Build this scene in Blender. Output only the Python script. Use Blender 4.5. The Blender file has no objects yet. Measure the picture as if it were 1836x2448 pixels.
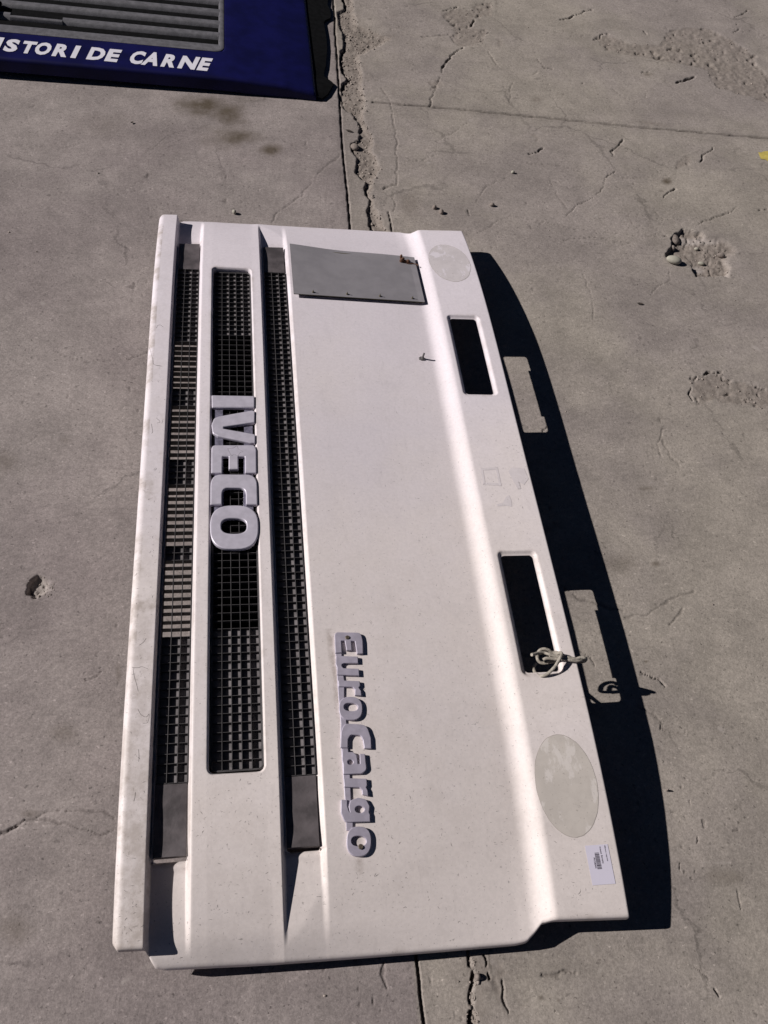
import bpy, bmesh, math, random
import numpy as np
from mathutils import Vector, Matrix

random.seed(7)
rng = np.random.default_rng(7)
scene = bpy.context.scene
COL = scene.collection

# ------------------------------------------------------------------ camera
F_PX, SRC_W, SRC_H, K = 1858.387, 1836.0, 2448.0, 1.1067
CAM = np.array([-0.0527, -1.1285, 1.6])
_th, _ro, _az = math.radians(54.35600948), math.radians(11.923499212), math.radians(15.827381648)
FW = np.array([math.sin(_az)*math.cos(_th), math.cos(_az)*math.cos(_th), -math.sin(_th)])
_r0 = np.array([math.cos(_az), -math.sin(_az), 0.0])
_u0 = np.cross(_r0, FW)
RT = _r0*math.cos(_ro) + _u0*math.sin(_ro)
UP = -_r0*math.sin(_ro) + _u0*math.cos(_ro)
cam = bpy.data.cameras.new('camera')
cam_o = bpy.data.objects.new('camera', cam)
COL.objects.link(cam_o)
cam_o.matrix_world = Matrix(((RT[0], UP[0], -FW[0], CAM[0]), (RT[1], UP[1], -FW[1], CAM[1]),
                             (RT[2], UP[2], -FW[2], CAM[2]), (0, 0, 0, 1)))
cam.sensor_fit = 'VERTICAL'
cam.sensor_height = 36.0
cam.sensor_width = 27.0
cam.lens = 36.0*F_PX/2212.0
cam.clip_start, cam.clip_end = 0.05, 300.0
scene.camera = cam_o

# ------------------------------------------------------------------ light
SUN_DIR = Vector((1.517, -0.2536, -1.0)).normalized()
SUN_EL = math.atan(1/math.hypot(1.517, 0.2536))
SUN_AZ = math.atan2(-1.517, 0.2536)
world = bpy.data.worlds.new('World')
scene.world = world
world.use_nodes = True
wn = world.node_tree
sky = wn.nodes.new('ShaderNodeTexSky')
sky.sky_type = 'NISHITA'
sky.sun_disc = False
sky.sun_elevation = SUN_EL
sky.sun_rotation = SUN_AZ % (2*math.pi)
sky.altitude = 8000.0
sky.air_density = 0.35
sky.dust_density = 0.0
wn.links.new(sky.outputs[0], wn.nodes['Background'].inputs[0])
wn.nodes['Background'].inputs[1].default_value = 0.05
sun = bpy.data.lights.new('sun', 'SUN')
sun.energy = 5.0
sun.angle = math.radians(0.5)
sun.color = (1.0, 0.955, 0.93)
sun_o = bpy.data.objects.new('sun', sun)
COL.objects.link(sun_o)
sun_o.rotation_euler = SUN_DIR.to_track_quat('-Z', 'Y').to_euler()
sun_o.location = (-6, 1, 4)
scene.view_settings.view_transform = 'Standard'
scene.view_settings.look = 'None'
scene.view_settings.exposure = 0.0
scene.view_settings.gamma = 1.0

# ------------------------------------------------------------------ helpers
def at(x, y, z=0.0):
    """point on the plane of height z seen at photo pixel x, y"""
    d = FW*F_PX + RT*(x/K - 829.5) - UP*(y/K - 1106.0)
    return CAM + d*((z - CAM[2])/d[2])

def crop(x0, y0, s):
    return lambda a, b: (x0 + a*s, y0 + b*s)

def gpoly(c, pts, z=0.0):
    return np.array([at(*c(a, b), z)[:2] for a, b in pts])

def on(x, y, off=0.0):
    z = 0.11
    for _ in range(12):
        p = at(x, y, z)
        z = float(Zs(np.array([p[0]]), np.array([p[1]]))[0]) + off
    return at(x, y, z)

def sstep(a, b, x):
    t = np.clip((x - a)/(b - a), 0, 1)
    return t*t*(3 - 2*t)

def _hash(ix, iy, seed):
    h = (ix.astype(np.uint32)*np.uint32(374761393) + iy.astype(np.uint32)*np.uint32(668265263) + np.uint32((seed*2246822519) & 0xffffffff))
    h = (h ^ (h >> np.uint32(13)))*np.uint32(1274126177)
    h = h ^ (h >> np.uint32(16))
    return (h & np.uint32(0xffffff)).astype(np.float32)/np.float32(0xffffff)

def vnoise(x, y, s, seed=0):
    """value noise, cell size s, range -1..1"""
    X = np.asarray(x, np.float64)/s + 1000.37; Y = np.asarray(y, np.float64)/s + 1000.71
    ix = np.floor(X); iy = np.floor(Y)
    fx = X - ix; fy = Y - iy
    fx = fx*fx*(3 - 2*fx); fy = fy*fy*(3 - 2*fy)
    ix = ix.astype(np.int64); iy = iy.astype(np.int64)
    a = _hash(ix, iy, seed); b = _hash(ix+1, iy, seed); c = _hash(ix, iy+1, seed); d = _hash(ix+1, iy+1, seed)
    return (a + (b-a)*fx + (c-a)*fy + (a-b-c+d)*fx*fy)*2 - 1

def fbm(x, y, s, n=3, seed=0):
    o = 0; am = 1.0; t = 0
    for k in range(n):
        o = o + am*vnoise(x, y, s/(2.03**k), seed + k*17); t += am; am *= 0.55
    return o/t

def seg_dist(X, Y, P, closed=False):
    d = np.full(X.shape, 1e9)
    n = len(P)
    for i in range(n if closed else n-1):
        a = P[i]; b = P[(i+1) % n]
        ab = b - a; L = ab@ab + 1e-12
        t = np.clip(((X-a[0])*ab[0] + (Y-a[1])*ab[1])/L, 0, 1)
        d = np.minimum(d, np.hypot(X-a[0]-t*ab[0], Y-a[1]-t*ab[1]))
    return d

def inside(X, Y, P):
    r = np.zeros(X.shape, bool)
    n = len(P)
    for i in range(n):
        x1, y1 = P[i]; x2, y2 = P[(i+1) % n]
        if y1 == y2: continue
        c = ((y1 > Y) != (y2 > Y)) & (X < (x2-x1)*(Y-y1)/(y2-y1) + x1)
        r ^= c
    return r

def link(name, me, mat=None, parent=None, smooth=False, sharp=None):
    o = bpy.data.objects.new(name, me)
    COL.objects.link(o)
    if mat is not None and not me.materials: me.materials.append(mat)
    if parent is not None: o.parent = parent
    if smooth:
        me.polygons.foreach_set('use_smooth', np.ones(len(me.polygons), bool))
        if sharp: me.set_sharp_from_angle(angle=math.radians(sharp))
    return o

def mesh_np(name, V, Fq):
    V = np.asarray(V, np.float32); Fq = np.asarray(Fq, np.int32)
    me = bpy.data.meshes.new(name)
    me.vertices.add(len(V)); me.vertices.foreach_set('co', V.ravel())
    k = Fq.shape[1]
    me.loops.add(Fq.size); me.loops.foreach_set('vertex_index', Fq.ravel())
    me.polygons.add(len(Fq))
    me.polygons.foreach_set('loop_start', np.arange(0, Fq.size, k, dtype=np.int32))
    me.polygons.foreach_set('loop_total', np.full(len(Fq), k, np.int32))
    me.update(calc_edges=True); me.validate()
    return me

def tag(o, label=None, cat=None, group=None, kind=None):
    if label: o['label'] = label
    if cat: o['category'] = cat
    if group: o['group'] = group
    if kind: o['kind'] = kind
    return o

def empty(name, loc, label, cat, group=None):
    o = bpy.data.objects.new(name, None); COL.objects.link(o)
    o.location = loc; o.empty_display_size = 0.05
    return tag(o, label, cat, group)

def bm_mesh(name, bm):
    me = bpy.data.meshes.new(name); bm.to_mesh(me); bm.free(); return me

def child(o, root):
    """parent o to root keeping its world place (o holds world coordinates)"""
    o.parent = root
    if root.location.length > 0: o.matrix_parent_inverse = Matrix.Translation(-Vector(root.location))
    return o

def subpart(o, part):
    """a piece of a part: the part itself stands at the world origin"""
    o.parent = part; o.matrix_parent_inverse = Matrix.Identity(4)
    return o

def box_bm(bm, x0, x1, y0, y1, z0, z1, zf=None):
    c = [(x, y, z) for z in (z0, z1) for x, y in ((x0, y0), (x1, y0), (x1, y1), (x0, y1))]
    v = [bm.verts.new(p) for p in c]
    for f in ((3, 2, 1, 0), (4, 5, 6, 7), (0, 1, 5, 4), (1, 2, 6, 5), (2, 3, 7, 6), (3, 0, 4, 7)):
        bm.faces.new([v[i] for i in f])
    return v

def tube_mesh(name, paths, rad, sides=10, sub=6):
    bm = bmesh.new()
    for P in paths:
        P = [Vector(p) for p in P]
        Q = []
        for i in range(len(P)-1):
            p0 = P[max(i-1, 0)]; p1 = P[i]; p2 = P[i+1]; p3 = P[min(i+2, len(P)-1)]
            for k in range(sub):
                t = k/sub
                Q.append(0.5*((2*p1) + (p2-p0)*t + (2*p0-5*p1+4*p2-p3)*t*t + (3*p1-p0-3*p2+p3)*t**3))
        Q.append(P[-1])
        rings = []; n = None
        for i, q in enumerate(Q):
            t = (Q[min(i+1, len(Q)-1)] - Q[max(i-1, 0)]).normalized()
            if n is None: n = t.orthogonal().normalized()
            n = (n - t*n.dot(t)).normalized(); b = t.cross(n)
            rings.append([bm.verts.new(q + (n*math.cos(a) + b*math.sin(a))*rad) for a in [2*math.pi*j/sides for j in range(sides)]])
        for i in range(len(rings)-1):
            for j in range(sides):
                bm.faces.new((rings[i][j], rings[i][(j+1) % sides], rings[i+1][(j+1) % sides], rings[i+1][j]))
        bm.faces.new(rings[0][::-1]); bm.faces.new(rings[-1])
    return bm_mesh(name, bm)

# ------------------------------------------------------------------ materials
def new_mat(name):
    m = bpy.data.materials.new(name); m.use_nodes = True
    nt = m.node_tree
    return m, nt, nt.nodes['Principled BSDF']

class NB:
    def __init__(s, nt):
        s.nt = nt; tc = nt.nodes.new('ShaderNodeTexCoord'); s.co = tc.outputs['Object']
    def n(s, typ, **kw):
        o = s.nt.nodes.new(typ)
        for k, v in kw.items(): setattr(o, k, v)
        return o
    def l(s, a, b): s.nt.links.new(a, b)
    def noise(s, scale, detail=4, rough=0.6, vec=None, stretch=None):
        nn = s.n('ShaderNodeTexNoise'); nn.inputs['Scale'].default_value = scale
        nn.inputs['Detail'].default_value = detail; nn.inputs['Roughness'].default_value = rough
        v = vec or s.co
        if stretch:
            mp = s.n('ShaderNodeMapping'); mp.inputs['Scale'].default_value = stretch
            s.l(v, mp.inputs[0]); v = mp.outputs[0]
        s.l(v, nn.inputs['Vector']); return nn.outputs['Fac']
    def ramp(s, f, lo, hi, a=0.0, b=1.0):
        mr = s.n('ShaderNodeMapRange'); mr.interpolation_type = 'SMOOTHSTEP'
        mr.inputs[1].default_value = lo; mr.inputs[2].default_value = hi
        mr.inputs[3].default_value = a; mr.inputs[4].default_value = b
        s.l(f, mr.inputs[0]); return mr.outputs[0]
    def mix(s, f, a, b, mode='MIX'):
        mx = s.n('ShaderNodeMix'); mx.data_type = 'RGBA'; mx.blend_type = mode
        for sock, v in ((mx.inputs[0], f), (mx.inputs[6], a), (mx.inputs[7], b)):
            if hasattr(v, 'links'): s.l(v, sock)
            elif isinstance(v, (int, float)): sock.default_value = v
            else: sock.default_value = (*v, 1)
        return mx.outputs[2]
    def math(s, op, a, b=None):
        m = s.n('ShaderNodeMath', operation=op)
        for i, v in enumerate((a, b)):
            if v is None: continue
            if hasattr(v, 'links'): s.l(v, m.inputs[i])
            else: m.inputs[i].default_value = v
        return m.outputs[0]
    def bump(s, f, dist, bsdf, strength=1.0):
        b = s.n('ShaderNodeBump'); b.inputs['Distance'].default_value = dist; b.inputs['Strength'].default_value = strength
        s.l(f, b.inputs['Height']); s.l(b.outputs[0], bsdf.inputs['Normal'])

def simple_mat(name, col, rough=0.6, var=0.12, scale=40, metal=0.0, bump=0.0, spec=0.5):
    m, nt, b = new_mat(name); k = NB(nt)
    f = k.ramp(k.noise(scale), 0.3, 0.7)
    lo = tuple(c*(1-var) for c in col); hi = tuple(min(1, c*(1+var)) for c in col)
    k.l(k.mix(f, lo, hi), b.inputs['Base Color'])
    b.inputs['Roughness'].default_value = rough; b.inputs['Metallic'].default_value = metal
    b.inputs['Specular IOR Level'].default_value = spec
    if bump: k.bump(k.noise(scale*6, 3), bump, b)
    return m

def ground_mat():
    m, nt, b = new_mat('worn_concrete'); k = NB(nt)
    a = k.n('ShaderNodeAttribute'); a.attribute_name = 'mask'
    sp = k.n('ShaderNodeSeparateColor'); k.l(a.outputs['Color'], sp.inputs[0])
    pale = a.outputs['Alpha']
    se = k.n('ShaderNodeSeparateXYZ'); k.l(k.co, se.inputs[0])
    # two pours: the slab left of the long joint is smoother and more mauve
    side = k.math('SUBTRACT', se.outputs[0], k.math('ADD', k.math('MULTIPLY', se.outputs[1], 0.03), 0.24))
    side = k.ramp(side, -0.004, 0.004)
    left = k.mix(k.ramp(k.noise(1.6, 5, 0.62), 0.36, 0.64), (0.246, 0.210, 0.202), (0.290, 0.253, 0.238))
    right = k.mix(k.ramp(k.noise(1.3, 5, 0.62), 0.38, 0.62), (0.270, 0.235, 0.217), (0.302, 0.267, 0.232))
    base = k.mix(side, left, right)
    def gain(f, lo, hi, a_, b_):
        return k.ramp(f, lo, hi, a_, b_)
    v = gain(k.noise(5.0, 7, 0.62), 0.34, 0.66, 0.88, 1.10)
    v = k.math('MULTIPLY', v, gain(k.noise(24, 6, 0.75), 0.34, 0.66, 0.93, 1.08))
    v = k.math('MULTIPLY', v, gain(k.noise(95, 5, 0.8), 0.36, 0.64, 0.88, 1.12))
    v = k.math('MULTIPLY', v, gain(k.noise(230, 3, 0.8), 0.36, 0.64, 0.88, 1.12))
    v = k.math('MULTIPLY', v, gain(k.noise(9, 6, 0.7, stretch=(0.6, 3.0, 1)), 0.52, 0.76, 1.0, 0.91))
    # dark specks and pale flecks
    v = k.math('MULTIPLY', v, gain(k.noise(48, 4, 0.6), 0.625, 0.70, 1.0, 0.66))
    v = k.math('MULTIPLY', v, gain(k.noise(120, 3, 0.6), 0.63, 0.70, 1.0, 0.52))
    v = k.math('MULTIPLY', v, gain(k.noise(80, 3, 0.6, stretch=(1.0, 1.4, 1.0)), 0.635, 0.71, 1.0, 1.45))
    # crazing: a faint net of hairlines that comes and goes
    for sc, lo, hi, am in ((1.9, 0.46, 0.62, 0.72), (4.6, 0.52, 0.68, 0.80)):
        vo = k.n('ShaderNodeTexVoronoi'); vo.feature = 'DISTANCE_TO_EDGE'; vo.inputs['Scale'].default_value = sc
        nn = k.n('ShaderNodeTexNoise'); nn.inputs['Scale'].default_value = 7; nn.inputs['Detail'].default_value = 6; nn.inputs['Roughness'].default_value = 0.65
        k.l(k.co, nn.inputs['Vector'])
        vm = k.n('ShaderNodeVectorMath', operation='MULTIPLY_ADD'); vm.inputs[1].default_value = (0.16, 0.16, 0); 
        k.l(nn.outputs['Color'], vm.inputs[0]); k.l(k.co, vm.inputs[2]); k.l(vm.outputs[0], vo.inputs['Vector'])
        line = k.ramp(vo.outputs['Distance'], 0.002, 0.0105, 1.0, 0.0)
        keep = k.ramp(k.noise(2.2 + sc*.3, 3), lo, hi)
        v = k.math('MULTIPLY', v, k.ramp(k.math('MULTIPLY', line, keep), 0.0, 1.0, 1.0, am))
    base = k.mix(1.0, base, v, 'MULTIPLY')
    # rough sandy aggregate where the skin has broken away
    ag = k.mix(k.ramp(k.noise(75, 6, 0.8), 0.36, 0.64), (0.165, 0.136, 0.118), (0.275, 0.238, 0.208))
    base = k.mix(k.math('MULTIPLY', sp.outputs[0], 0.85), base, ag)
    st = k.math('MULTIPLY', sp.outputs[2], k.ramp(k.noise(30, 6, 0.7), 0.25, 0.62, 0.62, 1.0))
    base = k.mix(st, base, (0.090, 0.070, 0.050))
    base = k.mix(sp.outputs[1], base, (0.040, 0.033, 0.031))
    base = k.mix(k.math('MULTIPLY', pale, k.ramp(k.noise(60, 5, 0.7), 0.3, 0.6, 0.4, 1.0)), base, (0.43, 0.385, 0.36))
    k.l(base, b.inputs['Base Color'])
    b.inputs['Roughness'].default_value = 0.92
    b.inputs['Specular IOR Level'].default_value = 0.2
    h = k.math('ADD', k.noise(45, 6, 0.72), k.math('MULTIPLY', k.noise(150, 4, 0.7), 0.35))
    k.bump(h, 0.0016, b, 0.7)
    return m

def panel_mat():
    m, nt, b = new_mat('weathered_white_paint'); k = NB(nt)
    se = k.n('ShaderNodeSeparateXYZ'); k.l(k.co, se.inputs[0])
    # grime plus painted-in lens shading towards the near end; grime on the lower lip
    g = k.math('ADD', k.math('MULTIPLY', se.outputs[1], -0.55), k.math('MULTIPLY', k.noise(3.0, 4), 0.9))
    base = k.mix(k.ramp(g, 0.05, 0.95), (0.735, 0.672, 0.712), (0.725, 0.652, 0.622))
    v = k.ramp(k.noise(2.6, 6, 0.6), 0.36, 0.66, 0.955, 1.02)
    v = k.math('MULTIPLY', v, k.ramp(k.noise(14, 6, 0.7), 0.50, 0.78, 1.0, 0.93))
    v = k.math('MULTIPLY', v, k.ramp(k.noise(20, 5, 0.7, stretch=(4, 0.8, 1)), 0.54, 0.80, 1.0, 0.90))
    v = k.math('MULTIPLY', v, k.ramp(k.noise(150, 4, 0.7), 0.36, 0.64, 0.965, 1.03))
    # fine dark specks and hairs, more of them at the dirty end
    am = k.ramp(g, 0.0, 0.9, 0.08, 0.42)
    sp = k.ramp(k.noise(330, 2, 0.5, stretch=(1, 0.5, 1)), 0.67, 0.75)
    sp2 = k.ramp(k.noise(300, 2, 0.5, stretch=(0.4, 1.0, 1)), 0.685, 0.75)
    v = k.math('MULTIPLY', v, k.math('SUBTRACT', 1.0, k.math('MULTIPLY', k.math('MAXIMUM', sp, sp2), am)))
    base = k.mix(1.0, base, v, 'MULTIPLY')
    a = k.n('ShaderNodeAttribute'); a.attribute_name = 'dirt'
    d2 = k.math('MULTIPLY', a.outputs['Fac'], k.ramp(k.noise(24, 6, 0.75), 0.34, 0.66))
    base = k.mix(d2, base, (0.36, 0.305, 0.270))
    k.l(base, b.inputs['Base Color'])
    b.inputs['Roughness'].default_value = 0.5
    b.inputs['Specular IOR Level'].default_value = 0.35
    k.bump(k.noise(300, 2), 0.0002, b, 0.4)
    return m

def residue_mat(name, edge, mark, amt):
    m, nt, b = new_mat(name); k = NB(nt)
    base = k.mix(k.ramp(k.noise(18, 5, 0.7), 0.40, 0.62), edge, tuple(c*1.10 for c in edge))
    base = k.mix(k.ramp(k.noise(20, 7, 0.68, stretch=(1.6, 0.8, 1)), 0.53, 0.60, 0, amt), base, mark)
    base = k.mix(k.ramp(k.noise(220, 3), 0.64, 0.7, 0, 0.5), base, (0.22, 0.19, 0.17))
    k.l(base, b.inputs['Base Color']); b.inputs['Roughness'].default_value = 0.7
    return m

M_GROUND = ground_mat()
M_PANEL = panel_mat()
M_GRILLE = simple_mat('black_grille_plastic', (0.060, 0.055, 0.057), 0.6, 0.25, 60)
M_BACK = simple_mat('dusty_grille_backing', (0.155, 0.140, 0.143), 0.75, 0.35, 60)
M_PLATE_END = simple_mat('scuffed_black_plastic', (0.088, 0.075, 0.078), 0.55, 0.38, 22, bump=0.0004)
M_SILVER = simple_mat('silver_badge_plastic', (0.53, 0.495, 0.565), 0.36, 0.09, 50, metal=0.15)
M_RAIL = simple_mat('badge_rail_plastic', (0.16, 0.15, 0.20), 0.25, 0.3, 90)
M_BADGE = simple_mat('dull_silver_plastic', (0.425, 0.388, 0.460), 0.42, 0.10, 60, metal=0.1)
M_STEEL = simple_mat('grey_sheet_metal', (0.272, 0.255, 0.270), 0.5, 0.07, 24, metal=0.08)
M_EDGE = simple_mat('raw_sheet_edge', (0.085, 0.072, 0.045), 0.8, 0.2, 50)
M_RUST = simple_mat('rust', (0.12, 0.055, 0.03), 0.9, 0.5, 150, bump=0.0006)
M_SCREW = simple_mat('tarnished_screw', (0.16, 0.13, 0.10), 0.5, 0.3, 200, metal=0.6)
M_DARKM = simple_mat('dark_grey_plastic', (0.12, 0.11, 0.11), 0.6, 0.2, 90)
M_CORD = simple_mat('beige_cord', (0.36, 0.322, 0.272), 0.85, 0.28, 170, bump=0.0012)
M_PAPER = simple_mat('label_paper', (0.66, 0.62, 0.72), 0.6, 0.02, 20)
M_INK = simple_mat('printed_ink', (0.07, 0.06, 0.08), 0.6, 0.1, 50)
M_RES_A = residue_mat('sticker_residue_dark', (0.510, 0.462, 0.420), (0.67, 0.615, 0.58), 0.75)
M_RES_B = residue_mat('sticker_residue_pale', (0.545, 0.497, 0.505), (0.70, 0.645, 0.69), 0.85)
M_RES_C = residue_mat('tape_residue', (0.625, 0.568, 0.575), (0.70, 0.635, 0.645), 0.7)
M_BLUE = simple_mat('dark_blue_paint', (0.0040, 0.0042, 0.050), 0.5, 0.25, 12, spec=0.2)
M_BLACKR = simple_mat('black_rubber', (0.006, 0.006, 0.0065), 0.8, 0.3, 60, spec=0.06)
M_GREYP = simple_mat('grey_ribbed_plastic', (0.118, 0.114, 0.124), 0.6, 0.22, 50, bump=0.0004)
M_WHITEL = simple_mat('white_vinyl', (0.72, 0.70, 0.76), 0.45, 0.04, 30)
M_STONE = simple_mat('pale_pebble', (0.345, 0.325, 0.270), 0.8, 0.12, 40)
M_STONE2 = simple_mat('brown_stone', (0.225, 0.188, 0.165), 0.9, 0.25, 60, bump=0.001)
M_GRIT = simple_mat('grit', (0.250, 0.212, 0.186), 0.95, 0.5, 130)
M_LEAF = simple_mat('dry_leaf', (0.055, 0.042, 0.034), 0.8, 0.3, 90)
M_YELLOW = simple_mat('yellow_road_paint', (0.50, 0.40, 0.10), 0.8, 0.2, 35)
M_HAIR = simple_mat('paint_crack', (0.10, 0.085, 0.08), 0.9, 0.3, 90)

# ================================================================== GROUND
A = crop(916, 0, .5546)       # upper right
B = crop(780, 200, .1808)     # gully
T = crop(500, 0, .2773)       # above gully
N = crop(900, 2200, .3014)    # bottom
PH = crop(1560, 520, .1447)   # pothole
SP = crop(40, 1340, .0844)    # small pothole
RP = crop(1640, 840, .1181)   # right patch
SH = crop(1050, 1000, .3617)  # right side, middle
LF = crop(0, 200, 1.0153)     # left strip
R2 = crop(1380, 1700, .3383)  # lower right
S0 = crop(0, 0, .5546)        # upper left
R3 = crop(1500, 350, .294)
I_ = lambda a, b: (a, b)

GULLY_L = np.vstack([gpoly(T, [(1130, -60), (1150, 20), (1170, 80), (1100, 100), (1120, 230), (1150, 300), (1160, 400), (1120, 470), (1130, 600), (1190, 690), (1130, 730), (1130, 790)]),
                     gpoly(B, [(172, 240), (215, 340), (330, 400), (400, 500), (440, 590), (420, 740), (330, 790), (325, 860), (350, 910), (410, 1000), (385, 1180), (500, 1290), (500, 1400), (545, 1500), (570, 1600), (530, 1700), (560, 1830), (600, 1990)])])
GULLY_R = np.vstack([gpoly(T, [(1240, -60), (1260, 100), (1290, 220), (1400, 260), (1600, 330), (1420, 430), (1300, 490), (1335, 620), (1335, 800), (1360, 870)]),
                     gpoly(B, [(540, 320), (515, 430), (530, 520), (560, 620), (640, 690), (640, 930), (715, 1030), (735, 1130), (660, 1260), (610, 1450), (650, 1600), (700, 1700), (760, 1830), (850, 1990)])])
GULLY = np.vstack([GULLY_L, GULLY_R[::-1]])
G2_L = gpoly(N, [(715, 200), (720, 275), (728, 350), (770, 390), (735, 470), (727, 600), (735, 680), (705, 823), (690, 900)])
G2_R = gpoly(N, [(765, 200), (775, 300), (785, 390), (835, 420), (820, 500), (785, 560), (780, 690), (830, 760), (835, 900)])
GULLY2 = np.vstack([G2_L, G2_R[::-1]])
SPALLS = [  # polygon, depth, roughness
    (gpoly(A, [(905, 165), (960, 140), (1060, 185), (1190, 192), (1230, 130), (1290, 118), (1400, 122), (1500, 170), (1610, 240), (1625, 290), (1680, 340), (1680, 455), (1560, 412), (1430, 380), (1390, 300), (1250, 275), (1060, 240), (960, 220)]), .006, .0075),
    (gpoly(A, [(250, 70), (300, 30), (370, 45), (390, 10), (480, 10), (470, 70), (400, 80), (380, 120), (460, 125), (440, 190), (330, 210), (290, 180), (300, 120)]), .005, .006),
    (gpoly(A, [(490, 160), (530, 175), (520, 205), (480, 200)]), .003, .004),
    (gpoly(A, [(1240, 735), (1270, 690), (1320, 660), (1335, 710), (1290, 730)]), .003, .004),
    (gpoly(A, [(180, 350), (240, 340), (270, 370), (210, 400)]), .003, .004),
    (gpoly(A, [(620, 575), (660, 575), (690, 605), (670, 615)]), .004, .005),
    (gpoly(A, [(985, 640), (1020, 600), (1040, 635), (1000, 660)]), .003, .005),
    (gpoly(A, [(1040, 520), (1130, 515), (1290, 545), (1150, 545)]), .002, .003),
    (gpoly(RP, [(60, 560), (180, 560), (340, 460), (560, 430), (700, 440), (900, 560), (1250, 640), (1600, 740), (1800, 760), (1800, 1150), (1400, 1160), (1100, 1090), (800, 1060), (560, 980), (420, 1080), (260, 1200), (120, 960)]), .004, .006),
    (gpoly(N, [(850, 260), (1000, 300), (1100, 420), (1000, 470), (1050, 650), (1000, 690), (890, 560), (880, 400)]), .003, .004),
    (gpoly(N, [(1080, 560), (1230, 600), (1220, 690), (1100, 680)]), .002, .003),
]
POTHOLE = gpoly(PH, [(225, 660), (215, 600), (330, 400), (300, 320), (400, 255), (450, 235), (490, 190), (620, 205), (830, 235), (870, 300), (1000, 310), (1130, 320), (1260, 390), (1390, 500), (1440, 590), (1380, 610), (1290, 690), (1270, 760), (1330, 850), (1270, 1020), (1160, 960), (980, 980), (700, 970), (640, 800), (460, 690)])
POT2 = gpoly(SP, [(235, 980), (260, 800), (300, 620), (430, 520), (560, 430), (800, 440), (1000, 520), (1060, 700), (1060, 900), (900, 1030), (700, 1080), (440, 1060)])
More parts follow.
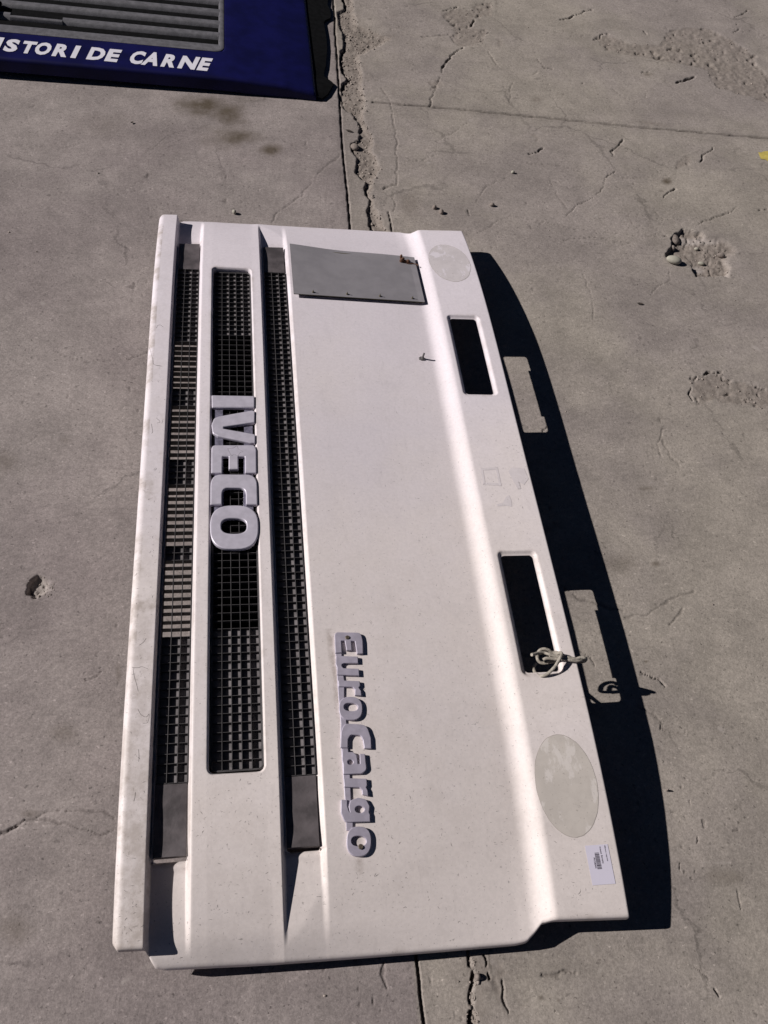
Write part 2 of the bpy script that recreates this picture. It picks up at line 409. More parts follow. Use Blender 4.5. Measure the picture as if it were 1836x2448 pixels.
CRACKS = [  # polyline, half width, depth, dark
    (gpoly(A, [(915, 42), (870, 48), (860, 60), (825, 65), (800, 80), (750, 85)]), .004, .010, .9),
    (gpoly(A, [(970, 145), (940, 150), (935, 165), (910, 172)]), .004, .010, .9),
    (gpoly(A, [(340, 205), (310, 225), (290, 250), (255, 290)]), .004, .009, .8),
    (gpoly(A, [(255, 290), (245, 330), (225, 380), (205, 430), (198, 460)]), .003, .004, .55),
    (gpoly(A, [(390, 85), (380, 110)]), .005, .010, .9),
    (gpoly(A, [(320, 30), (290, 38), (262, 48)]), .004, .007, .8),
    (gpoly(A, [(690, 640), (670, 655), (628, 662)]), .004, .009, .9),
    (gpoly(A, [(1030, 600), (1020, 625), (985, 650), (988, 665)]), .003, .007, .8),
    (gpoly(A, [(1420, 637), (1400, 660), (1380, 670), (1375, 700)]), .003, .008, .85),
    (gpoly(A, [(1260, 815), (1230, 830), (1210, 850)]), .003, .007, .8),
    (gpoly(A, [(1000, 742), (955, 770)]), .003, .007, .8),
    (gpoly(A, [(955, 770), (950, 810), (910, 850), (830, 890), (790, 930)]), .002, .003, .5),
    (gpoly(A, [(1530, 890), (1490, 920), (1430, 935), (1360, 965)]), .002, .003, .5),
    (gpoly(A, [(1340, 332), (1310, 345), (1265, 358)]), .006, .014, 1.0),
    (gpoly(A, [(1570, 45), (1555, 60), (1520, 75)]), .003, .007, .8),
    (gpoly(A, [(1530, 103), (1512, 106)]), .003, .006, .8),
    (gpoly(A, [(1533, 128), (1510, 140)]), .004, .008, .8),
    (gpoly(A, [(690, 290), (730, 297)]), .003, .006, .8),
    (gpoly(A, [(660, 255), (690, 290)]), .002, .003, .4),
    (gpoly(A, [(640, 330), (670, 305)]), .002, .002, .4),
    (gpoly(A, [(860, 358), (890, 360)]), .003, .006, .8),
    (gpoly(A, [(1115, 312), (1145, 312)]), .004, .007, .8),
    (gpoly(A, [(1125, 135), (1135, 148)]), .005, .009, .9),
    (gpoly(A, [(1620, 905), (1659, 903)]), .003, .006, .8),
    (gpoly(A, [(360, 530), (300, 570), (230, 610)]), .0018, .002, .35),
    (gpoly(A, [(80, 700), (170, 690), (250, 660)]), .0018, .002, .35),
    (gpoly(A, [(450, 225), (475, 260), (500, 290)]), .0025, .003, .4),
    (gpoly(A, [(545, 440), (545, 390), (560, 350)]), .0018, .002, .3),
    (gpoly(A, [(990, 385), (1040, 420), (1100, 440)]), .0025, .002, .4),
    (gpoly(A, [(1130, 430), (1140, 385)]), .0018, .002, .3),
    (gpoly(A, [(400, 870), (450, 800), (490, 780)]), .0018, .002, .4),
    (gpoly(A, [(780, 1035), (900, 1020), (990, 1035), (1080, 1050)]), .0018, .002, .4),
    (gpoly(A, [(600, 700), (750, 715), (880, 745)]), .0018, .0015, .3),
    (gpoly(A, [(730, 780), (780, 810), (880, 800)]), .0018, .0015, .3),
    (gpoly(A, [(1090, 860), (1160, 900), (1210, 950)]), .0018, .0015, .35),
    (gpoly(A, [(365, 905), (370, 925)]), .003, .004, .6),
    (gpoly(A, [(170, 160), (250, 152), (300, 150)]), .004, .004, .5),
    (gpoly(B, [(740, 60), (780, 150), (830, 220), (850, 260), (890, 520), (930, 740), (930, 1100), (925, 1350)]), .0024, .0022, .50),
    (gpoly(B, [(925, 1345), (860, 1350), (760, 1395)]), .004, .004, .45),
    (gpoly(B, [(880, 1430), (905, 1600), (880, 1690)]), .0024, .002, .45),
    (gpoly(B, [(825, 1700), (840, 1830), (865, 1950)]), .004, .007, .7),
    (gpoly(B, [(1000, 1060), (1080, 1020), (1217, 1010)]), .0022, .002, .35),
    (gpoly(B, [(20, 1060), (120, 980), (200, 940)]), .0018, .0015, .3),
    (gpoly(S0, [(1170, 955), (1190, 920), (1300, 840), (1400, 720), (1470, 670)]), .0022, .002, .32),
    (gpoly(RP, [(350, 465), (460, 440), (540, 432), (680, 438), (740, 436)]), .0035, .008, .85),
    (gpoly(RP, [(100, 560), (180, 575), (240, 525)]), .004, .008, .8),
    (gpoly(RP, [(110, 740), (80, 880), (130, 970)]), .003, .006, .7),
    (gpoly(RP, [(1420, 740), (1530, 742), (1590, 750)]), .004, .008, .85),
    (gpoly(PH, [(640, 790), (670, 850), (690, 910)]), .004, .010, .9),
    (gpoly(PH, [(985, 830), (990, 900), (1010, 970)]), .0025, .006, .6),
    (gpoly(PH, [(310, 310), (200, 320), (40, 260)]), .002, .003, .4),
    (gpoly(PH, [(750, 110), (900, 60), (1060, 0), (1300, -80)]), .002, .002, .4),
    (gpoly(PH, [(280, 900), (290, 1030), (120, 1110), (0, 1250)]), .002, .002, .35),
    (gpoly(PH, [(1440, 600), (1600, 590), (1800, 600)]), .002, .002, .35),
    (gpoly(SH, [(820, 1130), (930, 1190), (1060, 1230), (1210, 1270)]), .005, .0015, .42),
    (gpoly(SH, [(1230, 1310), (1400, 1290), (1520, 1200), (1680, 1140)]), .005, .0015, .38),
    (gpoly(SH, [(1470, 140), (1520, 230), (1580, 310)]), .004, .0015, .35),
    (gpoly(SH, [(1520, 1360), (1620, 1250)]), .004, .0015, .35),
    (gpoly(SH, [(1325, 1675), (1400, 1700), (1450, 1720), (1490, 1760)]), .0025, .006, .75),
    (gpoly(SH, [(920, 1530), (1000, 1590), (1030, 1640)]), .002, .002, .45),
    (gpoly(SH, [(685, 100), (690, 75), (720, 60)]), .002, .004, .7),
    (gpoly(LF, [(-5, 1765), (30, 1750), (55, 1735), (100, 1722), (170, 1710), (235, 1716), (272, 1725)]), .0026, .002, .42),
    (gpoly(LF, [(55, 1735), (130, 1733), (180, 1752), (225, 1768), (272, 1758)]), .0024, .002, .38),
    (gpoly(LF, [(0, 1768), (40, 1745)]), .0026, .004, .6),
    (gpoly(LF, [(300, 648), (325, 640), (348, 632)]), .0018, .002, .5),
    (gpoly(N, [(1310, 430), (1420, 435), (1500, 410), (1580, 430)]), .003, .003, .4),
    (gpoly(N, [(990, 480), (1010, 600), (1040, 720)]), .003, .004, .5),
    (gpoly(N, [(860, 280), (885, 340), (880, 380)]), .003, .005, .6),
    (gpoly(N, [(885, 420), (895, 465)]), .004, .007, .8),
    (gpoly(N, [(60, 330), (60, 440), (90, 530)]), .003, .002, .35),
    (gpoly(R2, [(965, 1975), (980, 2000), (995, 2020)]), .0024, .004, .7),
    (gpoly(R2, [(830, 1800), (880, 1850), (930, 1900)]), .002, .0015, .35),
    (gpoly(R2, [(725, 1075), (738, 1100), (735, 1130)]), .0016, .003, .5),
    (gpoly(R2, [(590, 100), (596, 112), (600, 125)]), .0022, .004, .75),
    (gpoly(R2, [(850, 890), (858, 910), (855, 930)]), .0016, .003, .5),
    (gpoly(R2, [(1140, 1260), (1150, 1330), (1175, 1410)]), .0016, .002, .35),
    (gpoly(R2, [(790, 640), (800, 680)]), .0014, .002, .5),
    (gpoly(SH, [(1490, 60), (1440, 160), (1465, 250)]), .0025, .0015, .3),
    (gpoly(SH, [(1300, 1900), (1420, 1960), (1500, 2060), (1659, 2100)]), .002, .0015, .25),
    (gpoly(A, [(700, 960), (820, 985), (960, 1000), (1090, 1020), (1230, 1020)]), .0018, .0015, .35),
    (gpoly(A, [(860, 1060), (960, 1045), (1080, 1060), (1200, 1085)]), .0018, .0015, .35),
    (gpoly(A, [(420, 1000), (500, 950), (560, 930), (700, 960)]), .0018, .0015, .3),
    (gpoly(A, [(960, 745), (1040, 770), (1180, 760), (1300, 750)]), .0018, .0015, .25),
    (gpoly(A, [(720, 770), (745, 830), (790, 900)]), .0018, .0015, .3),
    (gpoly(A, [(860, 1180), (900, 1280), (910, 1400)]), .0020, .0015, .3),
    (gpoly(S0, [(-10, 640), (120, 620), (260, 640), (420, 600)]), .0016, .001, .18),
    (gpoly(LF, [(140, 640), (200, 655), (270, 650)]), .0018, .0015, .35),
    (gpoly(LF, [(-5, 870), (40, 860), (90, 830)]), .0016, .001, .25),
    (gpoly(LF, [(200, 1410), (215, 1400), (240, 1385)]), .0022, .002, .5),
]
JOINTS = [
    (np.vstack([gpoly(T, [(1066, -80), (1080, 150), (1095, 400), (1110, 600)]), gpoly(B, [(178, 230), (205, 700), (240, 1100), (290, 1550), (320, 1940)]), gpoly(N, [(318, 290), (350, 600), (375, 800), (395, 1000)])]), .0033, .011, .68),
    (gpoly(A, [(-45, 441), (200, 460), (590, 497), (1100, 548), (1700, 600)]), .0042, .012, .95),
]
STAINS = [(S0, 880, 462, 120, 42, .85), (S0, 975, 490, 85, 55, .75), (S0, 1020, 590, 90, 35, .7), (S0, 960, 575, 110, 60, .35), (S0, 1170, 645, 50, 24, .75),
          (A, 1225, 782, 22, 13, .85), (A, 1140, 320, 28, 14, .5), (A, 660, 425, 25, 15, .3), (SH, 1370, 465, 55, 14, .45), (SH, 1430, 960, 35, 20, .6), (SH, 1370, 1607, 15, 9, .8),
          (SH, 1180, 960, 160, 70, .25), (R2, 1060, 1170, 150, 60, .28), (N, 1305, 615, 22, 26, .5), (N, 1440, 635, 16, 18, .5),
          (LF, 30, 1990, 55, 40, .35), (LF, 278, 1390, 9, 26, .4), (LF, 150, 1530, 30, 20, .3), (LF, 155, 840, 16, 12, .3), (LF, 70, 1720, 22, 9, .3), (LF, 10, 890, 30, 30, .3), (S0, 1040, 430, 100, 20, .2), (S0, 450, 540, 120, 60, .15), (RP, 500, 950, 160, 60, .3), (A, 120, 880, 60, 60, .25)]
PALES = [(LF, 355, 2075, 26, 10, .5, -.5), (LF, 300, 2110, 20, 6, .35, -.5), (N, -500, 300, 80, 12, .4, -.2), (R3, 1050, 1640, 45, 14, .55, .6), (R3, 330, 1850, 8, 20, .5, .3), (R2, 1020, 130, 40, 18, .4, .5), (R2, 160, 1830, 25, 40, .35, .3), (R2, 100, 1690, 14, 70, .25, -.4),
         (R2, 1000, 1072, 230, 9, .28, 0), (N, 940, 350, 70, 25, .3, .8), (A, 195, 702, 12, 4, .6, 0), (A, 915, 930, 14, 5, .6, -.3), (A, 380, 518, 20, 6, .4, 0), (A, 1415, 743, 8, 4, .6, 0), (LF, 100, 518, 8, 4, .6, 0), (LF, 300, 250, 5, 3, .7, 0), (LF, 335, 252, 5, 3, .7, 0), (SH, 1400, 425, 14, 6, .6, 0), (SH, 1500, 430, 16, 6, .5, .7), (SH, 1570, 610, 10, 8, .7, 0), (SH, 1385, 672, 8, 5, .6, 0), (SH, 1030, 690, 7, 24, .5, .2)]

def ground_field(X, Y):
    Z = 0.0009*fbm(X, Y, .5, 2, 3) + 0.00045*fbm(X, Y, .05, 3, 9)
    M = np.zeros((len(X), 4), np.float32)
    jx = X + 0.004*vnoise(X, Y, .018, 41) + 0.0018*vnoise(X, Y, .006, 43)
    jy = Y + 0.004*vnoise(X, Y, .018, 47) + 0.0018*vnoise(X, Y, .006, 53)
    cx = X + 0.0042*vnoise(X, Y, .020, 61) + .0010*vnoise(X, Y, .005, 62)
    cy = Y + 0.0042*vnoise(X, Y, .020, 67) + .0010*vnoise(X, Y, .005, 68)
    rough = 1.5*fbm(X, Y, .020, 4, 71)
    rough2 = 1.3*fbm(X, Y, .034, 4, 75)
    def win(P, m):
        a = P.min(0) - m; b = P.max(0) + m
        return np.nonzero((X > a[0]) & (X < b[0]) & (Y > a[1]) & (Y < b[1]))[0]
    for P, w, d, dk in JOINTS:
        i = win(P, .02)
        e = seg_dist(X[i] + .25*(cx[i]-X[i]), Y[i] + .25*(cy[i]-Y[i]), P)
        f = 1 - sstep(w*.45, w, e)
        Z[i] -= d*f
        M[i, 1] = np.maximum(M[i, 1], dk*(1 - sstep(w*.5, w*1.25, e))*(0.75 + .25*vnoise(X[i], Y[i], .06, 5)))
        g = (1 - sstep(0, .035, e))*.22
        M[i, 1] = np.maximum(M[i, 1], g*(0.4 + .6*np.clip(vnoise(X[i], Y[i], .05, 15), 0, 1)))
    for P, w, d, dk in CRACKS:
        i = win(P, .03)
        if len(i) == 0: continue
        e = seg_dist(cx[i], cy[i], P)
        ww = w*(0.75 + .5*vnoise(X[i], Y[i], .02, 81))
        f = 1 - sstep(ww*.35, ww*1.15, e)
        Z[i] -= d*f
        M[i, 1] = np.maximum(M[i, 1], dk*.85*f)
    for L, R, P, D in ((GULLY_L, GULLY_R, GULLY, .016), (G2_L, G2_R, GULLY2, .020)):
        i = win(P, .05)
        x, y = jx[i], jy[i]
        ins = inside(x, y, P)
        dl = seg_dist(x, y, L); dr = seg_dist(x, y, R)
        f = np.minimum(sstep(0, .0045, dl), sstep(0, .022, dr))*ins
        crackish = (1 - sstep(.004, .011, dl))*sstep(-.15, .35, vnoise(X[i], Y[i], .07, 91))
        Z[i] -= f*(D*.50 + D*1.0*crackish) - f*.0026*rough[i] - f*.0022*rough2[i]
        M[i, 0] = np.maximum(M[i, 0], sstep(0, .3, f)*.95)
        M[i, 1] = np.maximum(M[i, 1], f*crackish*.55)
        # broken rim outside the right edge
        rim = (~ins)*(1 - sstep(0, .03, dr))*.5*sstep(0, .5, vnoise(X[i], Y[i], .03, 95))
        M[i, 0] = np.maximum(M[i, 0], rim)
    for P, D, R in SPALLS:
        i = win(P, .05)
        if len(i) == 0: continue
        x = X[i] + 2.2*(jx[i]-X[i]); y = Y[i] + 2.2*(jy[i]-Y[i])
        e = seg_dist(x, y, P, True); ins = inside(x, y, P)
        f = sstep(0, .016, e)*ins
        hole = sstep(.42, .62, fbm(X[i], Y[i], .024, 2, 97))
        Z[i] -= f*(D*.38 + R*.95*hole) - f*R*.30*rough[i]
        M[i, 0] = np.maximum(M[i, 0], f*.7)
        M[i, 1] = np.maximum(M[i, 1], f*hole*.35)
    for P, D in ((POTHOLE, .020), (POT2, .013)):
        i = win(P, .04)
        e = seg_dist(jx[i], jy[i], P, True); ins = inside(jx[i], jy[i], P)
        cxy = P.mean(0); sd = (X[i]-cxy[0])/np.ptp(P[:, 0])
        f = sstep(0, .005 + .030*sstep(-.15, .45, sd), e)*ins
        Z[i] -= f*D*(.62 - .45*sd) - f*(.0020*rough[i] + .0022*rough2[i] + .0060*np.round(2.2*fbm(X[i], Y[i], .040, 3, 131))/2.2)
        M[i, 0] = np.maximum(M[i, 0], f)
        M[i, 3] = np.maximum(M[i, 3], f*.62*sstep(.0, .55, vnoise(X[i], Y[i], .045, 99)))
    for c, a, b, rx, ry, s in STAINS:
        p = at(*c(a, b))[:2]
        ex = at(*c(a + rx, b))[:2] - p; ey = at(*c(a, b + ry))[:2] - p
        Rr = max(np.hypot(*ex), np.hypot(*ey))*1.5
        i = np.nonzero((np.abs(X-p[0]) < Rr) & (np.abs(Y-p[1]) < Rr))[0]
        if len(i) == 0: continue
        D = np.linalg.inv(np.array([ex, ey]).T)
        q = D@np.array([X[i]-p[0], Y[i]-p[1]])
        rr = np.hypot(q[0], q[1]) + .6*fbm(X[i], Y[i], .06, 4, 103)
        M[i, 2] = np.maximum(M[i, 2], s*1.25*(1 - sstep(.05, 1.45, rr)))
    for c, a, b, rx, ry, s, tilt in PALES:
        p = at(*c(a, b))[:2]
        ca, sa = math.cos(tilt), math.sin(tilt)
        ex = at(*c(a + rx*ca, b + rx*sa))[:2] - p; ey = at(*c(a - ry*sa, b + ry*ca))[:2] - p
        Rr = max(np.hypot(*ex), np.hypot(*ey))*1.5
        i = np.nonzero((np.abs(X-p[0]) < Rr) & (np.abs(Y-p[1]) < Rr))[0]
        if len(i) == 0: continue
        D = np.linalg.inv(np.array([ex, ey]).T)
        q = D@np.array([X[i]-p[0], Y[i]-p[1]])
        rr = np.hypot(q[0], q[1]) + .6*fbm(X[i], Y[i], .02, 3, 107)
        M[i, 3] = np.maximum(M[i, 3], s*(1 - sstep(.3, 1.1, rr)))
    # scattered pits and specks all over
    pit = sstep(.80, .93, vnoise(X, Y, .011, 111))*sstep(-.1, .5, vnoise(X, Y, .22, 113))
    Z -= .0016*pit
    M[:, 1] = np.maximum(M[:, 1], .35*pit)
    pit2 = sstep(.86, .95, vnoise(X, Y, .0065, 121))
    M[:, 3] = np.maximum(M[:, 3], .35*pit2*sstep(0, .5, vnoise(X, Y, .3, 123)))
    return Z, np.clip(M, 0, 1)

ys = [-1.35]
while ys[-1] < 2.95: ys.append(ys[-1] + .0019 + .0013*max(ys[-1] + 1.05, 0))
ys = np.array([-60, -25, -10, -5, -3, -2, -1.6] + ys + [3.1, 3.3, 3.7, 4.5, 6, 10, 25, 60])
NS = 800
s_in = np.linspace(0, 1, NS)
yc = np.clip(ys, -1.35, 3.0)
xl = -.46 - .135*(yc + 1); xr = .84 + .425*(yc + 1)
Xin = xl[:, None] + (xr-xl)[:, None]*s_in[None, :]
off = np.array([60, 25, 10, 4, 2, 1.2, .8, .6, .45, .35, .27, .2, .14, .09, .05, .022])
Xg = np.hstack([xl[:, None] - off[None, :], Xin, xr[:, None] + off[::-1][None, :]])
Yg = np.repeat(ys[:, None], Xg.shape[1], 1)
nr, nc = Xg.shape
gz, gm = ground_field(Xg.ravel(), Yg.ravel())
idx = np.arange(nr*nc).reshape(nr, nc)
gf = np.stack([idx[:-1, :-1], idx[:-1, 1:], idx[1:, 1:], idx[1:, :-1]], -1).reshape(-1, 4)
gme = mesh_np('ground', np.stack([Xg.ravel(), Yg.ravel(), gz], -1), gf)
at_ = gme.attributes.new('mask', 'FLOAT_COLOR', 'POINT')
at_.data.foreach_set('color', gm.astype(np.float32).ravel())
ground = link('ground', gme, M_GROUND, smooth=True)
tag(ground, 'worn grey concrete yard with a broken joint and potholes', kind='structure')

def gzat(x, y):
    return float(ground_field(np.array([x]), np.array([y]))[0][0])

# yellow paint scrap at the right edge
def drape(name, poly, mat, parent, off=.0012, sub=14):
    """flat patch over the ground cut to the outline poly"""
    c = np.mean(poly, 0)
    rings = [1.0, .8, .6, .4, .2]
    V = []; n = len(poly)
    for r in rings: V += [c + (p-c)*r for p in poly]
    V.append(c); V = np.array(V)
    z = ground_field(V[:, 0], V[:, 1])[0] + off
    bm = bmesh.new(); vs = [bm.verts.new((v[0], v[1], zz)) for v, zz in zip(V, z)]
    for k in range(len(rings)-1):
        for i in range(n):
            j = (i+1) % n
            bm.faces.new((vs[k*n+i], vs[k*n+j], vs[(k+1)*n+j], vs[(k+1)*n+i]))
    for i in range(n): bm.faces.new((vs[(len(rings)-1)*n+i], vs[(len(rings)-1)*n+(i+1) % n], vs[-1]))
    bmesh.ops.recalc_face_normals(bm, faces=bm.faces[:])
    for f in bm.faces:
        if f.normal.z < 0: f.normal_flip()
    return link(name, bm_mesh(name, bm), mat, parent)
drape('paint_patch', gpoly(R3, [(1062, 48), (1085, 52), (1110, 42), (1143, 40), (1200, 38), (1260, 60), (1260, 150), (1190, 150), (1143, 122), (1120, 108), (1085, 104), (1072, 78)]), M_YELLOW, ground)

# ------------------------------------------------------------------ stones, grit, leaves
def stone_mesh(name, rx, ry, rz, lump=.18, seed=0, sub=2):
    bm = bmesh.new(); bmesh.ops.create_icosphere(bm, subdivisions=sub, radius=1)
    r = random.Random(seed)
    d = [(Vector((r.uniform(-1, 1), r.uniform(-1, 1), r.uniform(-1, 1))).normalized(), r.uniform(-lump, lump)) for _ in range(9)]
    for v in bm.verts:
        n = v.co.normalized()
        k = 1 + sum(a*max(0, n.dot(q))**2 for q, a in d)
        v.co = Vector((n.x*rx*k, n.y*ry*k, n.z*rz*k))
    return bm_mesh(name, bm)

def stone(px, wpx, hpx, zr, mat, label, seed, lump=.15, rot=0.0, sink=.25, z=None):
    p = at(*px)
    q = at(px[0]+wpx, px[1]); rx = np.hypot(*(q-p)[:2])
    q = at(px[0], px[1]+hpx); ry = np.hypot(*(q-p)[:2])
    me = stone_mesh('pebble', rx, min(ry, rx*1.2), zr, lump, seed, 3)
    o = link('pebble', me, mat, smooth=True)
    g = gzat(p[0], p[1]) if z is None else z
    o.location = (p[0], p[1], g + zr*(1-sink))
    o.rotation_euler = (0, 0, rot)
    return tag(o, label, 'stone')

stone(PH(335, 745), 17, 6.5, .0115, M_STONE, 'smooth pale oval pebble lying at the lower left rim of the pothole', 3, .05, -.35, .12)
stone(PH(395, 315), 12, 9, .010, M_STONE2, 'rounded brown stone wedged in the upper left rim of the pothole', 5, .25, .3, .55)
stone(PH(348, 470), 5, 6, .009, M_STONE2, 'small dark stone set in the left edge of the pothole', 8, .2, 0, .4)
stone(PH(820, 720), 8, 3, .006, M_STONE, 'small pale pebble with a dark shadow near the middle of the pothole floor', 11, .15, -.3, .25)
stone(PH(1140, 615), 8.5, 3.5, .008, M_STONE2, 'flat grey pebble in the right half of the pothole', 13, .15, -.3, .25)
stone(PH(745, 480), 5, 2.5, .005, M_STONE, 'tiny pale pebble in the upper middle of the pothole', 17, .15, 0, .25)
stone(B(375, 830), 10, 9, .009, M_STONE2, 'flat brown stone in the broken joint beside the dry leaf', 19, .12, .2, .5)
stone(N(800, 450), 8, 14, .008, M_STONE2, 'brown rounded stone in the broken joint below the white panel', 23, .12, 0, .55)
stone(A(250, 918), 6, 4, .007, M_STONE2, 'brown stone chip above the right end of the white panel', 29, .2, 0, .2)
stone(A(220, 897), 5, 3, .006, M_STONE2, 'smaller dark stone chip left of the brown chip above the panel', 31, .25, .5, .2)
stone(A(467, 886), 6, 3, .006, M_STONE2, 'dark flat stone chip right of the two chips above the panel', 37, .25, .2, .2)
stone(S0(1010, 920), 5, 3.5, .007, M_STONE, 'pale stone crumb on the concrete behind the far end of the panel', 39, .25, .2, .2)
stone(A(558, 746), 4, 2.5, .005, M_STONE, 'pale stone crumb on the right slab below the long joint', 43, .25, .2, .2)
stone(R2(630, 562), 3, 2.5, .005, M_STONE2, 'dark crumb beside the shadow of the panel near the oval mark', 47, .25, .2, .2)

def grit():
    ico = bmesh.new(); bmesh.ops.create_icosphere(ico, subdivisions=1, radius=1)
    bv = np.array([v.co[:] for v in ico.verts]); bf = np.array([[v.index for v in f.verts] for f in ico.faces]); ico.free()
    P = []
    def fill(poly, n, r0, r1):
        a = poly.min(0); b = poly.max(0); k = 0
        while k < n:
            q = a + (b-a)*rng.random((n*3, 2)); q = q[inside(q[:, 0], q[:, 1], poly)]
            if len(q) == 0: return
            q = q[:n-k]; k += len(q)
            P.extend([(x, y, r0 + (r1-r0)*t**7) for (x, y), t in zip(q, rng.random(len(q)))])
    fill(GULLY, 2200, .0007, .0046); fill(GULLY2, 160, .001, .004); fill(POTHOLE, 260, .0007, .0038); fill(POT2, 60, .001, .0035)
    fill(SPALLS[0][0], 380, .0007, .0042); fill(SPALLS[1][0], 160, .001, .004); fill(SPALLS[8][0], 160, .001, .004)
    # loose crumbs all over the yard
    q = np.stack([rng.uniform(-.9, 2.4, 420), rng.uniform(-1.1, 2.7, 420)], -1)
    P.extend([(x, y, .0007 + .0022*t**4) for (x, y), t in zip(q, rng.random(len(q)))])
    P = np.array(P)
    z = ground_field(P[:, 0], P[:, 1])[0]
    n = len(P)
    sc = P[:, 2][:, None, None]*(0.65 + .7*rng.random((n, 1, 3)))*np.array([1, 1, .62])
    V = bv[None]*sc*(0.55 + .8*rng.random((n, len(bv), 1)))
    V[:, :, 0] += P[:, 0][:, None]; V[:, :, 1] += P[:, 1][:, None]; V[:, :, 2] += (z + P[:, 2]*.20)[:, None]
    Fc = (bf[None] + (np.arange(n)*len(bv))[:, None, None]).reshape(-1, 3)
    o = link('grit', mesh_np('grit', V.reshape(-1, 3), Fc), M_GRIT)
    tag(o, 'loose grit and crumbs in the broken joint and potholes', kind='stuff')
grit()

def leaf(px, L, W, rot, label, curl=.3):
    p = at(*px); g = gzat(p[0], p[1])
    bm = bmesh.new(); n = 8; rows = []
    for i in range(n+1):
        t = i/n; x = (t-.5)*L; w = W*.5*math.sin(math.pi*min(max(t, .02), .98))**.8
        z = .0015 + curl*L*.25*(t-.5)**2*4
        rows.append([bm.verts.new((x, w*s, z + abs(s)*w*.35)) for s in (-1, -.5, 0, .5, 1)])
    for i in range(n):
        for j in range(4): bm.faces.new((rows[i][j], rows[i+1][j], rows[i+1][j+1], rows[i][j+1]))
    o = link('dry_leaf', bm_mesh('dry_leaf', bm), M_LEAF, smooth=True)
    o.location = (p[0], p[1], g + .0005); o.rotation_euler = (0, 0, rot)
    return tag(o, label, 'leaf')
leaf(B(300, 635), .024, .010, -.25, 'dark dry leaf on the strip between the straight joint and the broken joint')
leaf(R3(100, 1284), .020, .008, -.1, 'dark shrivelled leaf below the pothole on the right')
leaf(S0(570, 532), .012, .008, .9, 'small dark curled leaf scrap left of the brown stain', .8)

# ================================================================== WHITE PANEL
def bow(y): return .0845*y**4 - .0126*y**2

def y_end(x):
    return np.interp(x, [-.268, -.260, -.219, -.207, -.19, -.02, .20, .385, .4034, .418, .4307, .447, .5815],
                     [.887, .8985, .900, .9205, .9244, .931, .9354, .938, .9362, .925, .9125, .9112, .9183])

def rrect(x, y, x0, x1, y0, y1, r):
    qx = np.abs(x-(x0+x1)/2) - (x1-x0)/2 + r; qy = np.abs(y-(y0+y1)/2) - (y1-y0)/2 + r
    return np.hypot(np.maximum(qx, 0), np.maximum(qy, 0)) + np.minimum(np.maximum(qx, qy), 0) - r

SLOT_O = (-.1262, -.0255, -.6495, .6495, .014)
SLOT_H = (-.1222, -.0290, -.6455, .6455, .011)
WIPER = [(.4652, .5520, .2289, .5096), (.4652, .5520, -.4905, -.2092)]
STRIP_L = (-.2115, -.1568, -.7735, .7735, .003)
STRIP_R = (.0052, .0607, -.7735, .7735, .003)

def main0(x, ay):
    flat = np.interp(x, [-.30, -.125, -.0265, -.004, .063, .072, .40, .46, .5815], [.1418, .1416, .1387, .1385, .1296, .1288, .1003, .0952, .084])
    shelf = .1160 - (x-.455)*.014
    w = sstep(0, 1, np.clip((x-.4050)/.0510, 0, 1)**1.25)
    e = np.interp(x, [-.2, -.02, .07, .39, .45], [.034, .035, .028, .009, .0])
    ex = e*np.clip((ay-.70)/.235, 0, 1.1)**2
    return (flat*(1-w) + shelf*w) - ex

def near_drop(x, y):
    """the near end hangs a little lower than the far end, most at the lip side"""
    return .016*np.clip((.39-x)/.45, 0, 1)*sstep(.885, .960, -y)*(x > -.2145)

def Zs(x, y):
    x = np.asarray(x, float); y = np.asarray(y, float)
    ay = np.abs(y)
    z = main0(x, ay)
    roll = (np.clip(1 - (ay-.7735)/.011, 0, 1)*(ay > .7730))**2*.0065
    dep = np.clip((.912-ay)/.122, 0, 1.0)
    # left channel between lip and band
    fl = np.minimum(main0(-.150 + 0*x, ay) - .0205*dep, z - .25*.0205*dep) - roll
    k = sstep(-.1600, -.1490, x)
    zl = fl*(1-k) + z*k
    lipz = .144 - .0004*sstep(-.25, -.22, x)
    k2 = sstep(-.2210, -.2145, x)
    zl = lipz*(1-k2) + zl*k2
    # right channel between band and face
    flr = np.minimum(main0(-.006 + 0*x, ay) - .0180*dep, z - .40*.018*dep) - roll
    kr = sstep(-.0050, .0030, x)*(1 - sstep(.0590, .0720, x))
    zr = z*(1-kr) + flr*kr
    z = np.where(x < -.10, zl, zr) - near_drop(x, y)
    # rounded outer edge of the lip
    R = .015; d = np.clip(x + .268, 0, R)
    z = z - np.where(x < -.252, R - np.sqrt(np.maximum(R*R - (R-d)**2, 0)), 0)*.85
    # grille slot and wiper hole bevels
    d = rrect(x, y, *SLOT_O); z = z - .0052*sstep(0, .0045, -d)
    for w in WIPER:
        d = rrect(x, y, *w, .013); z = z - .0065*sstep(-.0005, .0085, -d)**.8
    # rolled ends
    de = np.clip(y_end(x) - ay, 0, .006); R = .006
    z = z - (R - np.sqrt(np.maximum(R*R-(R-de)**2, 0)))*.8
    dr = np.clip(.5815 - x, 0, .004); R = .004
    z = z - (R - np.sqrt(np.maximum(R*R-(R-dr)**2, 0)))*.5
    # faint waviness of the sheet
    z = z + .00045*vnoise(x, y, .16, 5)
    return z - bow(y)

def lines(segs):
    o = [segs[0][0]]
    for a, b, s in segs:
        n = max(1, round((b-a)/s))
        o += [a + (b-a)*(i+1)/n for i in range(n)]
    return np.array(o)

panel = empty('truck_front_panel', (0.15, 0, 0), 'big white truck front panel with three black grilles lying face up on the concrete', 'truck panel')
def P(o): return child(o, panel)

